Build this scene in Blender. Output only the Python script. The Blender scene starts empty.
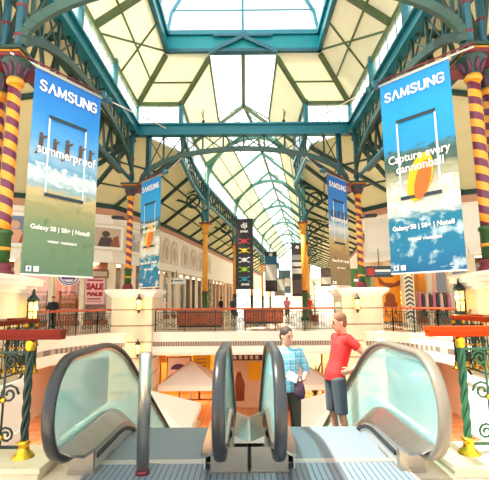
FPX, PITCH, YAW, ROLL = 409, 8.5, 0., .45
SKY, SUN, SUND, EXPO = 1.7, 15., (.45, .06, -.89), .64
LOW = -5.0
import bpy, math, random
from mathutils import Vector, Matrix
RND = random.Random(11)
S = bpy.context.scene
COL = S.collection
PI = math.pi
sin, cos = math.sin, math.cos

# ------------------------------------------------------------------ materials
def lin(c):
    return tuple(((v/255)/12.92 if v/255 <= .04045 else ((v/255+.055)/1.055)**2.4) for v in c[:3]) + (1,)

def nodes(name):
    m = bpy.data.materials.new(name); m.use_nodes = True
    nt = m.node_tree; nt.nodes.clear()
    out = nt.nodes.new('ShaderNodeOutputMaterial')
    return m, nt, out

def mat(name, col, rough=.5, metal=0., noise=0., nscale=4., spec=.5, emit=None, es=0., col2=None, bump=0., coat=0.):
    m, nt, out = nodes(name)
    b = nt.nodes.new('ShaderNodeBsdfPrincipled'); nt.links.new(b.outputs[0], out.inputs[0])
    b.inputs['Base Color'].default_value = lin(col)
    b.inputs['Roughness'].default_value = rough; b.inputs['Metallic'].default_value = metal
    b.inputs['Specular IOR Level'].default_value = spec
    b.inputs['Coat Weight'].default_value = coat
    if emit:
        b.inputs['Emission Color'].default_value = lin(emit); b.inputs['Emission Strength'].default_value = es
    if noise or bump:
        tc = nt.nodes.new('ShaderNodeTexCoord'); n = nt.nodes.new('ShaderNodeTexNoise')
        n.inputs['Scale'].default_value = nscale; n.inputs['Detail'].default_value = 4
        nt.links.new(tc.outputs['Object'], n.inputs['Vector'])
        if noise:
            mx = nt.nodes.new('ShaderNodeMix'); mx.data_type = 'RGBA'
            c2 = col2 or tuple(v*(1-noise) for v in col)
            mx.inputs[6].default_value = lin(col); mx.inputs[7].default_value = lin(c2)
            nt.links.new(n.outputs[0], mx.inputs[0]); nt.links.new(mx.outputs[2], b.inputs['Base Color'])
        if bump:
            bp = nt.nodes.new('ShaderNodeBump'); bp.inputs['Strength'].default_value = bump
            nt.links.new(n.outputs[0], bp.inputs['Height']); nt.links.new(bp.outputs[0], b.inputs['Normal'])
    return m

def glass(name, tint, gloss=.1, body=0., body_col=(255, 255, 255), rough=.02):
    """clear pane: tinted transmission, a share of mirror reflection, a share of milky scatter"""
    m, nt, out = nodes(name)
    t = nt.nodes.new('ShaderNodeBsdfTransparent'); t.inputs[0].default_value = lin(tint)
    g = nt.nodes.new('ShaderNodeBsdfGlossy'); g.inputs['Roughness'].default_value = rough
    mx = nt.nodes.new('ShaderNodeMixShader'); mx.inputs[0].default_value = gloss
    nt.links.new(t.outputs[0], mx.inputs[1]); nt.links.new(g.outputs[0], mx.inputs[2])
    last = mx
    if body:
        d = nt.nodes.new('ShaderNodeBsdfDiffuse'); d.inputs[0].default_value = lin(body_col)
        tl = nt.nodes.new('ShaderNodeBsdfTranslucent'); tl.inputs[0].default_value = lin(body_col)
        m1 = nt.nodes.new('ShaderNodeMixShader'); m1.inputs[0].default_value = .5
        nt.links.new(d.outputs[0], m1.inputs[1]); nt.links.new(tl.outputs[0], m1.inputs[2])
        m2 = nt.nodes.new('ShaderNodeMixShader'); m2.inputs[0].default_value = body
        nt.links.new(mx.outputs[0], m2.inputs[1]); nt.links.new(m1.outputs[0], m2.inputs[2]); last = m2
    nt.links.new(last.outputs[0], out.inputs[0])
    return m

def panel_mat(name, col, thru):
    """roof lining: boarded sheet that lets a little daylight through"""
    m, nt, out = nodes(name)
    tc = nt.nodes.new('ShaderNodeTexCoord'); n = nt.nodes.new('ShaderNodeTexNoise'); n.inputs['Scale'].default_value = .8
    nt.links.new(tc.outputs['Object'], n.inputs['Vector'])
    mx = nt.nodes.new('ShaderNodeMix'); mx.data_type = 'RGBA'
    mx.inputs[6].default_value = lin(col); mx.inputs[7].default_value = lin(tuple(v*.93 for v in col))
    nt.links.new(n.outputs[0], mx.inputs[0])
    d = nt.nodes.new('ShaderNodeBsdfDiffuse'); t = nt.nodes.new('ShaderNodeBsdfTranslucent')
    nt.links.new(mx.outputs[2], d.inputs[0]); nt.links.new(mx.outputs[2], t.inputs[0])
    ms = nt.nodes.new('ShaderNodeMixShader'); ms.inputs[0].default_value = thru
    nt.links.new(d.outputs[0], ms.inputs[1]); nt.links.new(t.outputs[0], ms.inputs[2]); nt.links.new(ms.outputs[0], out.inputs[0])
    return m

def math_node(nt, op, a, b=None):
    n = nt.nodes.new('ShaderNodeMath'); n.operation = op
    for i, v in enumerate((a, b)):
        if v is None: continue
        if isinstance(v, (int, float)): n.inputs[i].default_value = v
        else: nt.links.new(v, n.inputs[i])
    return n.outputs[0]

def stripe_mat(name, c1, c2, turns=1., pitch=.38, share=.5):
    """barber stripes winding round a shaft, from its UVs (u = angle, v = height in metres)"""
    m, nt, out = nodes(name)
    b = nt.nodes.new('ShaderNodeBsdfPrincipled'); nt.links.new(b.outputs[0], out.inputs[0]); b.inputs['Roughness'].default_value = .4
    uv = nt.nodes.new('ShaderNodeUVMap'); sp = nt.nodes.new('ShaderNodeSeparateXYZ'); nt.links.new(uv.outputs[0], sp.inputs[0])
    a = math_node(nt, 'MULTIPLY', sp.outputs[0], turns); h = math_node(nt, 'DIVIDE', sp.outputs[1], pitch)
    f = math_node(nt, 'FRACT', math_node(nt, 'ADD', a, h)); g = math_node(nt, 'GREATER_THAN', f, share)
    mx = nt.nodes.new('ShaderNodeMix'); mx.data_type = 'RGBA'; mx.inputs[6].default_value = lin(c1); mx.inputs[7].default_value = lin(c2)
    nt.links.new(g, mx.inputs[0]); nt.links.new(mx.outputs[2], b.inputs['Base Color'])
    return m

def line_mat(name, c1, c2, axis=0, period=.03, share=.25, metal=.8, rough=.35):
    """thin parallel grooves across one object axis"""
    m, nt, out = nodes(name)
    b = nt.nodes.new('ShaderNodeBsdfPrincipled'); nt.links.new(b.outputs[0], out.inputs[0])
    b.inputs['Roughness'].default_value = rough; b.inputs['Metallic'].default_value = metal
    tc = nt.nodes.new('ShaderNodeTexCoord'); sp = nt.nodes.new('ShaderNodeSeparateXYZ'); nt.links.new(tc.outputs['Object'], sp.inputs[0])
    f = math_node(nt, 'FRACT', math_node(nt, 'DIVIDE', sp.outputs[axis], period)); g = math_node(nt, 'LESS_THAN', f, share)
    mx = nt.nodes.new('ShaderNodeMix'); mx.data_type = 'RGBA'; mx.inputs[6].default_value = lin(c1); mx.inputs[7].default_value = lin(c2)
    nt.links.new(g, mx.inputs[0]); nt.links.new(mx.outputs[2], b.inputs['Base Color'])
    return m

def tile_mat(name, c1, c2, grout, size=.6, rough=.25):
    m, nt, out = nodes(name)
    b = nt.nodes.new('ShaderNodeBsdfPrincipled'); nt.links.new(b.outputs[0], out.inputs[0]); b.inputs['Roughness'].default_value = rough
    tc = nt.nodes.new('ShaderNodeTexCoord'); br = nt.nodes.new('ShaderNodeTexBrick')
    br.offset = 0; br.inputs['Scale'].default_value = 1; br.inputs['Brick Width'].default_value = size; br.inputs['Row Height'].default_value = size
    br.inputs['Mortar Size'].default_value = .012; br.inputs['Color1'].default_value = lin(c1); br.inputs['Color2'].default_value = lin(c2); br.inputs['Mortar'].default_value = lin(grout)
    nt.links.new(tc.outputs['Object'], br.inputs['Vector']); nt.links.new(br.outputs[0], b.inputs['Base Color'])
    return m

def ramp_art(name, height, stops, patches=()):
    """printed picture: bands of colour up the banner (object z / height), broken up with noise"""
    m, nt, out = nodes(name)
    b = nt.nodes.new('ShaderNodeBsdfPrincipled'); nt.links.new(b.outputs[0], out.inputs[0]); b.inputs['Roughness'].default_value = .6
    tc = nt.nodes.new('ShaderNodeTexCoord'); sp = nt.nodes.new('ShaderNodeSeparateXYZ'); nt.links.new(tc.outputs['Object'], sp.inputs[0])
    mp = nt.nodes.new('ShaderNodeMapping'); mp.inputs['Scale'].default_value = (1.6, 1, 5)
    nt.links.new(tc.outputs['Object'], mp.inputs[0])
    n = nt.nodes.new('ShaderNodeTexNoise'); n.inputs['Scale'].default_value = 1.6; n.inputs['Detail'].default_value = 5
    nt.links.new(mp.outputs[0], n.inputs['Vector'])
    z = math_node(nt, 'DIVIDE', sp.outputs[2], height)
    zz = math_node(nt, 'ADD', z, math_node(nt, 'MULTIPLY', math_node(nt, 'SUBTRACT', n.outputs[0], .5), .10))
    cr = nt.nodes.new('ShaderNodeValToRGB'); e = cr.color_ramp.elements
    while len(e) < len(stops): e.new(.5)
    for k, (p, c) in enumerate(sorted(stops)): e[k].position = p; e[k].color = lin(c)
    nt.links.new(zz, cr.inputs[0]); last = cr.outputs[0]
    for (lo, hi, c, thr, sc) in patches:
        n2 = nt.nodes.new('ShaderNodeTexNoise'); n2.inputs['Scale'].default_value = sc; n2.inputs['Detail'].default_value = 6
        nt.links.new(tc.outputs['Object'], n2.inputs['Vector'])
        k = math_node(nt, 'MINIMUM', math_node(nt, 'MAXIMUM', math_node(nt, 'MULTIPLY', math_node(nt, 'SUBTRACT', n2.outputs[0], thr-.04), 9), 0), 1)
        k = math_node(nt, 'MULTIPLY', k,
                      math_node(nt, 'MULTIPLY', math_node(nt, 'GREATER_THAN', zz, lo), math_node(nt, 'LESS_THAN', zz, hi)))
        k = math_node(nt, 'MULTIPLY', k, .75)
        mx = nt.nodes.new('ShaderNodeMix'); mx.data_type = 'RGBA'; mx.inputs[7].default_value = lin(c)
        nt.links.new(k, mx.inputs[0]); nt.links.new(last, mx.inputs[6]); last = mx.outputs[2]
    nt.links.new(last, b.inputs['Base Color'])
    return m

def plaid_mat(name, base, stripe, stripe2):
    m, nt, out = nodes(name)
    b = nt.nodes.new('ShaderNodeBsdfPrincipled'); nt.links.new(b.outputs[0], out.inputs[0]); b.inputs['Roughness'].default_value = .8
    tc = nt.nodes.new('ShaderNodeTexCoord'); sp = nt.nodes.new('ShaderNodeSeparateXYZ'); nt.links.new(tc.outputs['Object'], sp.inputs[0])
    last = None
    for ax, per, sh, c in ((0, .085, .4, stripe), (2, .09, .38, stripe), (0, .085, .1, stripe2), (2, .09, .1, stripe2)):
        g = math_node(nt, 'MULTIPLY', math_node(nt, 'LESS_THAN', math_node(nt, 'FRACT', math_node(nt, 'ADD', math_node(nt, 'DIVIDE', sp.outputs[ax], per), 40)), sh), .5)
        mx = nt.nodes.new('ShaderNodeMix'); mx.data_type = 'RGBA'; mx.inputs[7].default_value = lin(c)
        nt.links.new(g, mx.inputs[0])
        if last is None: mx.inputs[6].default_value = lin(base)
        else: nt.links.new(last, mx.inputs[6])
        last = mx.outputs[2]
    nt.links.new(last, b.inputs['Base Color'])
    return m

M = {
 'teal': mat('teal_paint', (22, 118, 136), .4, 0, .12, 3), 'teal_web': mat('bright_teal_paint', (10, 150, 160), .45, 0, .15, 2),
 'teal_blue': mat('blue_green_paint', (16, 92, 110), .35, 0, .15, 3),
 'green': mat('dark_green_paint', (26, 66, 60), .45, 0, .2, 3), 'olive': mat('olive_green_paint', (84, 104, 66), .5, 0, .15, 3),
 'grey_green': mat('grey_green_paint', (58, 90, 84), .45, 0, .15, 3), 'mid_green': mat('mid_green_paint', (70, 130, 112), .45, 0, .15, 3),
 'cream': panel_mat('cream_roof_lining', (238, 236, 214), .34), 'cream_aisle': panel_mat('aisle_roof_lining', (222, 220, 182), .1),
 'wall': mat('warm_white_plaster', (250, 244, 234), .8, 0, .04, 1.5), 'salmon': mat('salmon_plaster', (214, 160, 132), .8, 0, .08, 2),
 'stone': mat('cream_sandstone', (240, 224, 196), .7, 0, .08, 3), 'stone_dark': mat('sandstone_joint', (176, 148, 112), .8, 0, .1, 3),
 'vent': line_mat('vent_slots', (176, 164, 150), (112, 102, 94), 0, .12, .5, 0, .7),
 'floor': tile_mat('tan_floor_tile', (228, 208, 184), (218, 196, 168), (184, 160, 136), .6, .2),
 'lowfloor': tile_mat('terracotta_floor_tile', (222, 158, 112), (210, 142, 98), (240, 210, 184), .75, .25),
 'kerb': mat('worn_cream_marble', (236, 222, 188), .35, 0, .18, 5),
 'steel': mat('brushed_steel', (196, 190, 182), .28, .95, .12, 9), 'steel_soft': mat('satin_steel', (214, 208, 200), .42, .8, .1, 6),
 'newel': mat('brushed_newel_steel', (176, 164, 148), .36, .85, .12, 7), 'plate': line_mat('ribbed_landing_plate', (122, 134, 146), (70, 80, 90), 0, .05, .22, .25, .45),
 'tread': line_mat('escalator_tread', (132, 144, 154), (106, 116, 126), 0, .02, .35, .25, .45),
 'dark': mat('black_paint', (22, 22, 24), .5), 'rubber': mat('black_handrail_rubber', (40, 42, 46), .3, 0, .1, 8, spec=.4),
 'rubber_sunlit': mat('sunlit_grey_handrail_rubber', (112, 104, 92), .35, 0, .1, 8),  # paler rubber copy with the sun on the right handrail in its colour
 'bglass': glass('aqua_balustrade_glass', (218, 243, 243), .16, .30, (196, 236, 238)),
 'roofglass': glass('roof_glazing', (250, 252, 252), .04, .12), 'shopglass': glass('shop_glazing', (245, 245, 240), .06),
 'wood': mat('red_brown_handrail', (116, 26, 10), .5, 0, .25, 6, spec=.15), 'wood_sunlit': mat('sunlit_brown_handrail', (196, 58, 2), .5, 0, .2, 6, spec=.12),  # second brown carries the sun on the right handrails in its colour
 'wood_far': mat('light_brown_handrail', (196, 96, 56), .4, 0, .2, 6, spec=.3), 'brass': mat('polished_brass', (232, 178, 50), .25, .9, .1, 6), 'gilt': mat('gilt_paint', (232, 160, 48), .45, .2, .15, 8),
 'iron': mat('dark_green_iron', (18, 46, 36), .4, .1, .2, 9), 'iron_light': mat('green_iron', (34, 96, 62), .4, .1, .2, 9),
 'stripe': stripe_mat('orange_purple_stripes', (244, 154, 44), (104, 38, 66)), 'stripe_brown': stripe_mat('gold_brown_stripes', (226, 160, 70), (120, 54, 46)),
 'orange': mat('golden_orange_column', (240, 164, 50), .45, 0, .12, 3), 'purple': mat('plum_paint', (88, 34, 66), .5, 0, .15, 6),
 'foot_green': mat('leaf_green_paint', (52, 96, 44), .45, 0, .25, 6), 'maroon': mat('maroon_paint', (112, 30, 44), .5),
 'white': mat('white_print', (250, 250, 248), .5), 'whitep': mat('white_paint', (248, 246, 240), .5, 0, .03, 3),
 'lamp': mat('lit_amber_glass', (255, 214, 90), .3, emit=(255, 206, 92), es=3.2), 'light': mat('lit_diffuser', (255, 240, 214), .4, emit=(255, 226, 178), es=3.),
 'skin': mat('skin', (214, 158, 130), .5, 0, .06, 8), 'skin_tan': mat('tanned_skin', (206, 142, 110), .5, 0, .06, 8),
 'hair': mat('dark_brown_hair', (62, 44, 34), .7, 0, .3, 30), 'hair_red': mat('ginger_brown_hair', (132, 84, 56), .7, 0, .3, 30), 'eye': mat('dark_eye', (40, 30, 26), .2), 'lip': mat('lip', (176, 98, 88), .5),
 'plaid': plaid_mat('blue_plaid_cotton', (118, 196, 218), (58, 136, 172), (225, 245, 250)),
 'trousers': mat('dark_brown_cloth', (98, 86, 74), .85, 0, .2, 12), 'red': mat('red_cotton', (226, 34, 30), .8, 0, .15, 8), 'shorts': mat('charcoal_cloth', (72, 78, 86), .85, 0, .2, 10),
 'shoe': mat('dark_leather', (52, 44, 40), .5), 'black_cloth': mat('black_cloth', (30, 28, 32), .85),
}
def flat(name, col, rough=.6): 
    if name not in M: M[name] = mat(name, col, rough, 0, .06, 5)
    return M[name]

# ------------------------------------------------------------------ mesh builder
class MB:
    def __init__(s): s.v = []; s.f = []; s.sm = []; s.mi = []; s.uv = {}
    def add(s, vs, fs, smooth=False, mi=0):
        b = len(s.v); s.v += [tuple(v) for v in vs]
        for f in fs: s.f.append(tuple(b+i for i in f)); s.sm.append(smooth); s.mi.append(mi)
        return s
    def box(s, c, d, rz=0., mi=0):
        x, y, z = (k/2 for k in d); P = [(-x,-y,-z),(x,-y,-z),(x,y,-z),(-x,y,-z),(-x,-y,z),(x,-y,z),(x,y,z),(-x,y,z)]
        cr, sr = cos(rz), sin(rz)
        return s.add([(c[0]+a*cr-b*sr, c[1]+a*sr+b*cr, c[2]+e) for a, b, e in P],
                     [(0,3,2,1),(4,5,6,7),(0,1,5,4),(1,2,6,5),(2,3,7,6),(3,0,4,7)], mi=mi)
    def box2(s, lo, hi, mi=0): return s.box([(a+b)/2 for a, b in zip(lo, hi)], [b-a for a, b in zip(lo, hi)], mi=mi)
    def bar(s, p, q, w, h=None, mi=0, up=(0, 0, 1)):
        h = h or w; p, q = Vector(p), Vector(q); d = (q-p).normalized(); u = Vector(up)
        if abs(d.dot(u)) > .98: u = Vector((0, 1, 0)) if abs(d.y) < .9 else Vector((1, 0, 0))
        a = d.cross(u).normalized()*w/2; b = a.cross(d).normalized()*h/2
        P = [p-a-b, p+a-b, p+a+b, p-a+b, q-a-b, q+a-b, q+a+b, q-a+b]
        return s.add(P, [(0,1,2,3),(7,6,5,4),(0,4,5,1),(1,5,6,2),(2,6,7,3),(3,7,4,0)], mi=mi)
    def tube(s, pts, r, seg=8, closed=False, rb=None, mi=0, up=(0, 0, 1)):
        """loft of ellipses; r a number or one per point; rb the second half-axis"""
        pts = [Vector(p) for p in pts]; n = len(pts)
        rs = r if isinstance(r, (list, tuple)) else [r]*n
        rbs = rs if rb is None else (rb if isinstance(rb, (list, tuple)) else [rb]*n)
        vs = []; prev = None
        for i, p in enumerate(pts):
            t = (pts[(i+1) % n]-pts[i-1]) if closed else (pts[min(i+1, n-1)]-pts[max(i-1, 0)])
            t.normalize()
            if prev is None:
                u = Vector(up)
                if abs(t.dot(u)) > .95: u = Vector((0, 1, 0)) if abs(t.y) < .9 else Vector((1, 0, 0))
                a = t.cross(u).normalized()
            else:
                a = (prev-t*prev.dot(t)).normalized()
            prev = a; b = t.cross(a)
            for k in range(seg):
                g = 2*PI*k/seg; vs.append(p+a*cos(g)*rs[i]+b*sin(g)*rbs[i])
        fs = []
        for i in range(n if closed else n-1):
            j = (i+1) % n
            for k in range(seg):
                l = (k+1) % seg; fs.append((i*seg+k, i*seg+l, j*seg+l, j*seg+k))
        s.add(vs, fs, True, mi)
        if not closed:
            b = len(s.v)-n*seg
            s.f.append(tuple(b+k for k in reversed(range(seg)))); s.f.append(tuple(b+(n-1)*seg+k for k in range(seg)))
            s.sm += [False, False]; s.mi += [mi, mi]
        return s
    def lathe(s, prof, c=(0, 0, 0), seg=16, uv=False, mi=0, smooth=True):
        n = len(prof); vs = [(c[0]+r*cos(2*PI*k/seg), c[1]+r*sin(2*PI*k/seg), c[2]+z) for r, z in prof for k in range(seg)]
        b = len(s.f); fs = []
        for i in range(n-1):
            for k in range(seg):
                l = (k+1) % seg; fs.append((i*seg+k, i*seg+l, (i+1)*seg+l, (i+1)*seg+k))
                if uv: s.uv[b+len(fs)-1] = [(k/seg, prof[i][1]), ((k+1)/seg, prof[i][1]), ((k+1)/seg, prof[i+1][1]), (k/seg, prof[i+1][1])]
        s.add(vs, fs, smooth, mi)
        o = len(s.v)-n*seg
        s.f.append(tuple(o+k for k in reversed(range(seg)))); s.f.append(tuple(o+(n-1)*seg+k for k in range(seg))); s.sm += [False, False]; s.mi += [mi, mi]
        return s
    def slab(s, poly, t, mi=0, d=None):
        """polygon in 3-D thickened by t along its normal (or along d)"""
        P = [Vector(p) for p in poly]
        if d is None:
            nn = Vector((0, 0, 0))
            for i in range(len(P)): nn += P[i].cross(P[(i+1) % len(P)])
            d = nn.normalized()*t
        else: d = Vector(d)
        n = len(P)
        return s.add(P+[p+d for p in P], [tuple(reversed(range(n))), tuple(range(n, 2*n))]+[(i, (i+1) % n, n+(i+1) % n, n+i) for i in range(n)], mi=mi)
    def sweep(s, path, prof, smooth=True, mi=0, scale=None):
        """profile (dx, dn) carried along a path of (y, z) points in a plane of constant x; dn is along the path's normal"""
        n = len(path); m = len(prof); vs = []
        for i, (x, y, z) in enumerate(path):
            a, b = path[max(i-1, 0)], path[min(i+1, n-1)]; ty, tz = b[1]-a[1], b[2]-a[2]; L = math.hypot(ty, tz) or 1
            ny, nz = -tz/L, ty/L
            k = scale[i] if scale and i < len(scale) else 1
            for dx, dn in prof: vs.append((x+dx*k, y+ny*dn*k, z+nz*dn*k))
        fs = [(i*m+k, i*m+(k+1) % m, (i+1)*m+(k+1) % m, (i+1)*m+k) for i in range(n-1) for k in range(m)]
        s.add(vs, fs, smooth, mi)
        o = len(s.v)-n*m
        s.f.append(tuple(o+k for k in reversed(range(m)))); s.f.append(tuple(o+(n-1)*m+k for k in range(m))); s.sm += [False, False]; s.mi += [mi, mi]
        return s
    def ball(s, c, r, seg=12, rings=8, sc=(1, 1, 1), mi=0):
        vs = []; 
        for i in range(1, rings):
            t = PI*i/rings
            for k in range(seg): vs.append((c[0]+r*sc[0]*sin(t)*cos(2*PI*k/seg), c[1]+r*sc[1]*sin(t)*sin(2*PI*k/seg), c[2]+r*sc[2]*cos(t)))
        vs += [(c[0], c[1], c[2]+r*sc[2]), (c[0], c[1], c[2]-r*sc[2])]; T = len(vs)-2
        fs = [(i*seg+k, (i+1)*seg+k, (i+1)*seg+(k+1) % seg, i*seg+(k+1) % seg) for i in range(rings-2) for k in range(seg)]
        fs += [(T, k, (k+1) % seg) for k in range(seg)]+[(T+1, (rings-2)*seg+(k+1) % seg, (rings-2)*seg+k) for k in range(seg)]
        return s.add(vs, fs, True, mi)
    def mesh(s, name, off=(0, 0, 0)):
        me = bpy.data.meshes.new(name)
        me.from_pydata([(a-off[0], b-off[1], c-off[2]) for a, b, c in s.v], [], s.f)
        me.polygons.foreach_set('use_smooth', s.sm); me.polygons.foreach_set('material_index', s.mi)
        if s.uv:
            ul = me.uv_layers.new(name='UVMap')
            for p in me.polygons:
                if p.index in s.uv:
                    for li, w in zip(p.loop_indices, s.uv[p.index]): ul.data[li].uv = w
        me.update(); return me
    def build(s, name, m, parent=None):
        off = OFF.get(parent.name, (0, 0, 0)) if parent else (0, 0, 0)
        me = s.mesh(name, off)
        for k in (m if isinstance(m, (list, tuple)) else [m]): me.materials.append(M[k] if isinstance(k, str) else k)
        o = bpy.data.objects.new(name, me); COL.objects.link(o)
        if parent: o.parent = parent; OFF[o.name] = off
        return o
OFF = {}
def tag(o, label=None, cat=None, group=None, kind=None):
    for k, v in (('label', label), ('category', cat), ('group', group), ('kind', kind)):
        if v: o[k] = v
    return o
def thing(name, label, cat, loc=(0, 0, 0), group=None):
    """Empty at a thing's base; its parts are then built in world coordinates"""
    o = bpy.data.objects.new(name, None); COL.objects.link(o); o.location = loc; o.empty_display_size = .1; OFF[o.name] = tuple(loc)
    return tag(o, label, cat, group)
def struct(name, mb, m, parent=None):
    o = mb.build(name, m, parent)
    if not parent: o['kind'] = 'structure'
    return o
def kids(o): return [c for c in bpy.data.objects if c.parent == o]
def copy_tree(o, parent=None, ch=None):
    c = o.copy(); COL.objects.link(c)
    if parent: c.parent = parent
    for k in list(o.children): copy_tree(k, c)
    return c
def place(root, loc, rz=0., label=None, group=None, first=False):
    """the template itself the first time, then copies of it with copies of its parts"""
    o = root if first else copy_tree(root)
    o.location = loc; o.rotation_euler = (0, 0, rz)
    if label: o['label'] = label
    if group: o['group'] = group
    return o
def text(body, size, m, parent, name, x, z, y=-.012, width=None, ext=.003, bold=0., align='CENTER', space=1.):
    """raised lettering standing in the parent's own x-z plane, read from -y"""
    cu = bpy.data.curves.new(name, 'FONT'); cu.body = body; cu.size = size; cu.align_x = align; cu.align_y = 'CENTER'; cu.extrude = ext; cu.offset = bold; cu.space_character = space; cu.resolution_u = 3
    ob = bpy.data.objects.new(name, cu); me = bpy.data.meshes.new_from_object(ob); bpy.data.objects.remove(ob)
    xs = [v.co.x for v in me.vertices]; k = width/(max(xs)-min(xs)) if width else 1
    for v in me.vertices: v.co = (v.co.x*k+x, -v.co.z+y, v.co.y+z)
    me.materials.clear(); me.materials.append(M[m])
    o = bpy.data.objects.new(name, me); COL.objects.link(o); o.parent = parent
    return o
def strokes(polys, x, z, k, m, parent, name, y, w, gap=1.16):
    """block capitals from polylines in a unit cell, one mesh per word"""
    b = MB(); u = x
    for wd, pl in polys:
        for ln in pl:
            for p, q in zip(ln[:-1], ln[1:]):
                dx, dz = q[0]-p[0], q[1]-p[1]; L = math.hypot(dx, dz) or 1; e = .09
                P = (u+(p[0]-dx/L*e)*k, y, z+(p[1]-dz/L*e)*k*1.0); Q = (u+(q[0]+dx/L*e)*k, y, z+(q[1]+dz/L*e)*k)
                b.bar(P, Q, .006, w, up=(0, 1, 0)) if False else b.slab([(P[0]-dz/L*w/2, y, P[2]+dx/L*w/2), (Q[0]-dz/L*w/2, y, Q[2]+dx/L*w/2), (Q[0]+dz/L*w/2, y, Q[2]-dx/L*w/2), (P[0]+dz/L*w/2, y, P[2]-dx/L*w/2)], 1, d=(0, .004, 0))
        u += (wd+.3)*k
    return b.build(name, m, parent)
WORD = [(.62, [[(.6, .86), (.42, 1), (.16, 1), (.02, .84), (.04, .66), (.58, .36), (.6, .17), (.44, 0), (.16, 0), (0, .15)]]), (.74, [[(0, 0), (.37, 1), (.74, 0)]]), (.86, [[(0, 0), (.04, 1), (.43, .1), (.82, 1), (.86, 0)]]),
        (.62, [[(.6, .86), (.42, 1), (.16, 1), (.02, .84), (.04, .66), (.58, .36), (.6, .17), (.44, 0), (.16, 0), (0, .15)]]), (.66, [[(0, 1), (0, .2), (.16, 0), (.5, 0), (.66, .2), (.66, 1)]]), (.7, [[(0, 0), (0, 1), (.7, 0), (.7, 1)]]),
        (.68, [[(.66, .84), (.5, 1), (.17, 1), (0, .82), (0, .18), (.17, 0), (.5, 0), (.67, .16), (.67, .46), (.4, .46)]])]
def arc(cx, cz, r, a0, a1, n):
    return [(cx+r*cos(math.radians(a0+(a1-a0)*i/n)), cz+r*sin(math.radians(a0+(a1-a0)*i/n))) for i in range(n+1)]
def bez(a, b, c, n): return [tuple((1-t)**2*p+2*t*(1-t)*q+t*t*r for p, q, r in zip(a, b, c)) for t in [i/n for i in range(n+1)]]

flat('bag_plum', (84, 50, 72))
flat('paper_white', (246, 246, 244))
flat('flat_rose', (214, 120, 150))
flat('slate', (58, 66, 76))
flat('low_yellow', (252, 206, 30))
flat('phone_dark', (40, 62, 74))
flat('phone_edge', (206, 232, 242))
flat('print_brown', (92, 72, 56))
flat('print_yellow', (248, 196, 20))
flat('print_orange', (232, 112, 40))
flat('print_blue', (40, 110, 150))
flat('sign_black', (46, 40, 44))
flat('sign_blue', (20, 92, 130))
flat('sign_pale', (206, 204, 192))
flat('sign_brown', (96, 80, 78))
flat('sign_teal', (70, 98, 104))
flat('sign_grey', (150, 146, 138))
flat('shop_grey_dark', (96, 100, 100))
flat('shop_pink', (236, 176, 160))
flat('shop_amber', (244, 168, 64))
flat('shop_cream', (238, 214, 180))
flat('shop_wood', (150, 90, 60))
flat('shop_dark', (70, 52, 46))
flat('shop_grey', (190, 190, 186))
flat('purple_print', (96, 60, 140))
flat('poster_red', (178, 20, 50))
flat('poster_pink', (246, 196, 190))
flat('frame_gold', (176, 128, 62))
flat('flag_red', (200, 50, 40))
flat('flag_blue', (90, 110, 140))
flat('leaf', (70, 120, 50))
flat('leaf2', (110, 150, 70))
flat('clay', (150, 80, 50))
flat('pic_blue', (120, 140, 170))
flat('pic_skin', (226, 176, 150))
flat('pic_dark', (84, 66, 62))
flat('pic_sand', (206, 184, 158))
flat('pic_grey', (176, 174, 184))
flat('pic_pale', (228, 220, 210))
flat('amber_print', (250, 158, 20))
flat('amber_dark', (150, 66, 20))
flat('low_orange', (246, 160, 60))
flat('low_pale', (240, 226, 206))
# ------------------------------------------------------------------ people
def bake(b, name, m, parent, voxel, it=3):
    """one continuous skin over overlapping lofts"""
    o = b.build(name, m, parent)
    r = o.modifiers.new('skin', 'REMESH'); r.mode = 'VOXEL'; r.voxel_size = voxel; r.use_smooth_shade = True
    if it: k = o.modifiers.new('soft', 'SMOOTH'); k.iterations = it; k.factor = .5
    dg = bpy.context.evaluated_depsgraph_get(); me = bpy.data.meshes.new_from_object(o.evaluated_get(dg))
    o.modifiers.clear(); o.data = me; me.name = name
    for p in me.polygons: p.use_smooth = True
    return o
def hand(b, w, d, n):
    w, d, n = Vector(w), Vector(d).normalized(), Vector(n); n = (n-d*n.dot(d)).normalized(); s = d.cross(n)
    b.tube([w-d*.02, w+d*.02, w+d*.06, w+d*.09], [.026, .034, .04, .038], 10, rb=[.02, .018, .017, .013], up=tuple(n))
    for k, L in enumerate((.062, .074, .07, .056)):
        p = w+d*.085+s*(-.029+.0195*k); q = p+d*L*.5+n*.008; r = q+d*L*.35+n*.024; e = r+d*L*.1+n*.024
        b.tube([p-d*.02, p, q, r, e], [.0095, .0095, .009, .008, .006], 7)
    p = w+d*.025-s*.03; b.tube([p, p-s*.025+d*.022+n*.008, p-s*.03+d*.055+n*.018, p-s*.026+d*.075+n*.02], [.013, .012, .01, .007], 7)
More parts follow.
